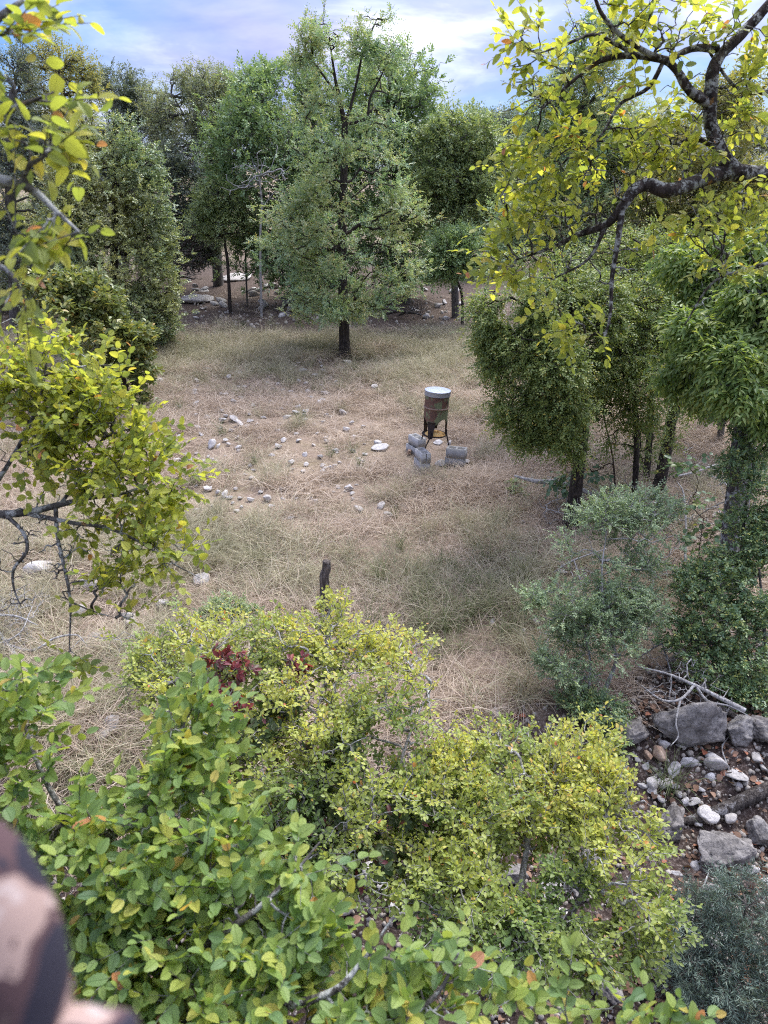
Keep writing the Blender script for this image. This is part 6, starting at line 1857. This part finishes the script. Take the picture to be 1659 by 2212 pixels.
l8 = near([(130, 1090, 2.7, 0.0074), (190, 1010, 2.7, 0.0056), (220, 950, 2.72, 0.0043), (300, 920, 2.75, 0.0025)])
l9 = near([(-420, 1180, 2.6, .04), (-330, 700, 1.9, .026), (-160, 400, 1.5, .016), (-40, 385, 1.22, .010), (60, 405, 1.2, .007), (120, 455, 1.19, .004), (170, 500, 1.17, .002)])
l10 = near([(-160, 400, 1.5, .012), (-80, 200, 1.25, .009), (-20, 60, 1.25, .007), (50, 0, 1.25, .004)])
l11 = near([(-160, 400, 1.5, .010), (-60, 290, 1.22, .008), (20, 240, 1.2, .005), (90, 210, 1.19, .0025)])
l12 = near([(-250, 560, 1.7, .010), (-80, 560, 1.5, .007), (10, 580, 1.25, .004), (50, 640, 1.22, .002)])
sp = [(110, 790, 110, 60, 2.7), (50, 860, 60, 80, 2.7), (200, 850, 90, 60, 2.72), (130, 940, 120, 60, 2.7), (260, 930, 90, 60, 2.75), (330, 990, 60, 50, 2.75), (220, 1020, 110, 50, 2.7), (330, 1080, 70, 40, 2.72), (60, 990, 70, 50, 2.7), (350, 1190, 70, 35, 2.65), (230, 1260, 50, 40, 2.62), (240, 1330, 45, 25, 2.6), (60, 730, 60, 40, 2.7), (210, 1120, 60, 30, 2.65), (150, 1420, 15, 25, 2.6), (300, 1130, 60, 30, 2.66), (150, 870, 90, 60, 2.68), (380, 1040, 25, 40, 2.72),
      (30, 60, 60, 70, 1.22), (60, 180, 60, 60, 1.2), (30, 290, 60, 60, 1.2), (95, 320, 50, 40, 1.2), (30, 420, 70, 50, 1.2), (110, 460, 50, 30, 1.19), (20, 540, 45, 50, 1.22), (40, 640, 45, 40, 1.22), (170, 505, 25, 18, 1.17), (10, 720, 30, 30, 1.25)]
tree('elm_tree', 'near elm with grey lichened boughs and yellow green leaves reaching over the stony grass', 'tree', base_of(trk), [trk, l1, l2, l3, l4, l5, l6, l7, l8, l9, l10, l11, l12], lobes_from(sp, 't'), 430, TN[1], .0305, M_leaf_yel, M_bark_pale2, n_twig=130, twig_lobes=lobes_from([(80, 1120, 110, 40, 2.68), (60, 1200, 70, 80, 2.64), (150, 1220, 60, 90, 2.62), (30, 1290, 40, 50, 2.6), (200, 1150, 90, 40, 2.66), (260, 1240, 60, 60, 2.63)], 't'), seed=151, single=300, single_mat=M_leaf_yel_o,
     **{**NEAR, 'droop': .05, 'bare': .04, 'spread': .7})

# nearest elm crown below the stand
l1 = near([(120, 2400, 2.1, .030), (150, 2150, 2.0, .024), (180, 1980, 1.95, .019), (195, 1900, 1.93, .018), (196, 1840, 1.92, .016), (245, 1803, 1.92, .013), (318, 1738, 1.95, .010), (365, 1650, 2.0, .007), (400, 1560, 2.05, .004)])
trk = to_ground(np.array(l1[0][:3]), .045, 3) + [l1[0]]
l2 = near([(196, 1840, 1.92, .011), (165, 1790, 1.9, .009), (105, 1700, 1.92, .007), (60, 1590, 1.98, .005), (35, 1470, 2.0, .002)])
l3 = near([(245, 1803, 1.92, .009), (330, 1770, 1.88, .007), (420, 1810, 1.85, .006), (500, 1860, 1.82, .003)])
l4 = near([(150, 2150, 2.0, .016), (330, 2130, 1.8, .013), (460, 2030, 1.72, .010), (560, 1960, 1.72, .007), (640, 1880, 1.75, .004), (690, 1820, 1.78, .002)])
l5 = near([(330, 2130, 1.8, .012), (520, 2180, 1.65, .010), (700, 2150, 1.6, .008), (780, 2080, 1.62, .005), (850, 1980, 1.65, .002)])
l6 = near([(520, 2180, 1.65, .010), (760, 2260, 1.55, .008), (930, 2160, 1.6, .005), (990, 2060, 1.62, .0025)])
l7 = near([(195, 1900, 1.93, .008), (280, 1860, 1.9, .007), (330, 1840, 1.9, .004)])
l8 = near([(760, 2260, 1.55, .010), (1100, 2320, 1.6, .008), (1380, 2260, 1.7, .005), (1500, 2200, 1.75, .002)])
sp = [(50, 1520, 60, 60, 1.98), (30, 1600, 50, 60, 1.95), (80, 1670, 50, 50, 1.93), (385, 1590, 42, 60, 2.02), (435, 1570, 45, 40, 2.05), (370, 1690, 55, 60, 1.95), (450, 1650, 45, 45, 2.0), (150, 1800, 75, 45, 1.9), (400, 1775, 85, 50, 1.9), (290, 1850, 110, 70, 1.85), (470, 1870, 90, 60, 1.82),
      (200, 1960, 80, 60, 1.85), (350, 1970, 120, 70, 1.8), (520, 1960, 85, 60, 1.75), (640, 1900, 45, 45, 1.75), (260, 2080, 100, 70, 1.8), (430, 2090, 130, 70, 1.72), (600, 2060, 80, 60, 1.68), (680, 1950, 32, 50, 1.72), (350, 2190, 120, 50, 1.7), (560, 2180, 140, 50, 1.62), (780, 2160, 70, 45, 1.62), (855, 2075, 32, 32, 1.65), (950, 2160, 55, 35, 1.62), (985, 2095, 28, 24, 1.64), (850, 2210, 110, 30, 1.58), (1060, 2212, 70, 22, 1.6), (1400, 2205, 80, 18, 1.7), (1500, 2210, 50, 16, 1.75), (1200, 2220, 70, 14, 1.65), (1400, 2185, 20, 16, 1.72), (90, 1800, 60, 60, 1.9)]
tree('elm_tree', 'nearest elm crown with large fresh green leaves just below the tree stand', 'tree', base_of(trk), [trk, l1, l2, l3, l4, l5, l6, l7, l8], lobes_from(sp, 't'), 460, TN[1], .0355, M_leaf_near, M_bark_pale2, seed=152, single=300, single_mat=M_leaf_near_o,
     **{**NEAR, 'upb': .35, 'nrm_up': .9, 'spread': .7, 'bare': .02})

# ================================================================== CAMOUFLAGE PADDING BESIDE THE LENS
def camomat():
    m, nt = newmat('camouflage_cloth')
    g = nd(nt, 'ShaderNodeTexCoord')
    n = nd(nt, 'ShaderNodeTexNoise', i_Scale=26.0, i_Detail=2.0, i_Distortion=1.2)
    n2 = nd(nt, 'ShaderNodeTexNoise', i_Scale=60.0, i_Detail=2.0, i_Distortion=.8)
    nt.links.new(g.outputs['Object'], n.inputs['Vector']); nt.links.new(g.outputs['Object'], n2.inputs['Vector'])
    c = ramp(nt, [(0, (.018, .017, .030)), (.47, (.075, .042, .045)), (.54, (.34, .245, .21)), (.63, (.42, .34, .31))], n.outputs[0], 'CONSTANT').outputs[0]
    c = mixc(nt, ramp(nt, [(.62, 0.0), (.64, .8)], n2.outputs[0]).outputs[0], c, (.05, .03, .032))
    w = nd(nt, 'ShaderNodeTexNoise', i_Scale=900.0)
    nt.links.new(g.outputs['Object'], w.inputs['Vector'])
    p = nd(nt, 'ShaderNodeBsdfPrincipled', i_Roughness=.9)
    nt.links.new(c, p.inputs['Base Color'])
    b = nd(nt, 'ShaderNodeBump', i_Strength=.3, i_Distance=.0006)
    nt.links.new(w.outputs[0], b.inputs['Height']); nt.links.new(b.outputs[0], p.inputs['Normal'])
    finish(nt, p.outputs[0])
    return m


M_camo = camomat()
tc_ = .24
ct = thing('camouflage_padding', 'out of focus camouflage cloth padding of the stand close to the lens', 'padding', A(20, 2260, tc_))
P_ = [A(q[0], q[1], tc_ + q[3]) for q in [(-60, 1790, 0, 0), (-40, 1860, 0, 0), (-8, 1970, 0, 0), (10, 2070, 0, 0), (18, 2180, 0, 0), (18, 2330, 0, 0)]]
q_ = tc_ * K / FPX
V, F = limb_mesh(P_, [50 * q_, 88 * q_, 112 * q_, 124 * q_, 130 * q_, 130 * q_], 24, 40, .02, 4)
# rounded top
C0 = P_[0]
build('upright_pad', V, F, M_camo, ct, smooth=True)
P2 = [A(60, 2262, tc_ + .01), A(140, 2264, tc_), A(220, 2266, tc_), A(270, 2268, tc_), A(292, 2270, tc_)]
V, F = limb_mesh(P2, [78 * q_, 80 * q_, 78 * q_, 72 * q_, 40 * q_], 20, 24, .02, 6)
build('cross_pad', V, F, M_camo, ct, smooth=True)

if __name__ == '__main__':
    tri = 0; seen = set()
    for o in bpy.data.objects:
        if o.type == 'MESH' and o.data.name not in seen:
            seen.add(o.data.name); tri += sum(max(0, p - 2) for p in ([len(q.vertices) for q in o.data.polygons] if len(o.data.polygons) < 2000 else [0])) if len(o.data.polygons) < 2000 else len(o.data.loops) - 2 * len(o.data.polygons)
    print('TRIANGLES', tri)
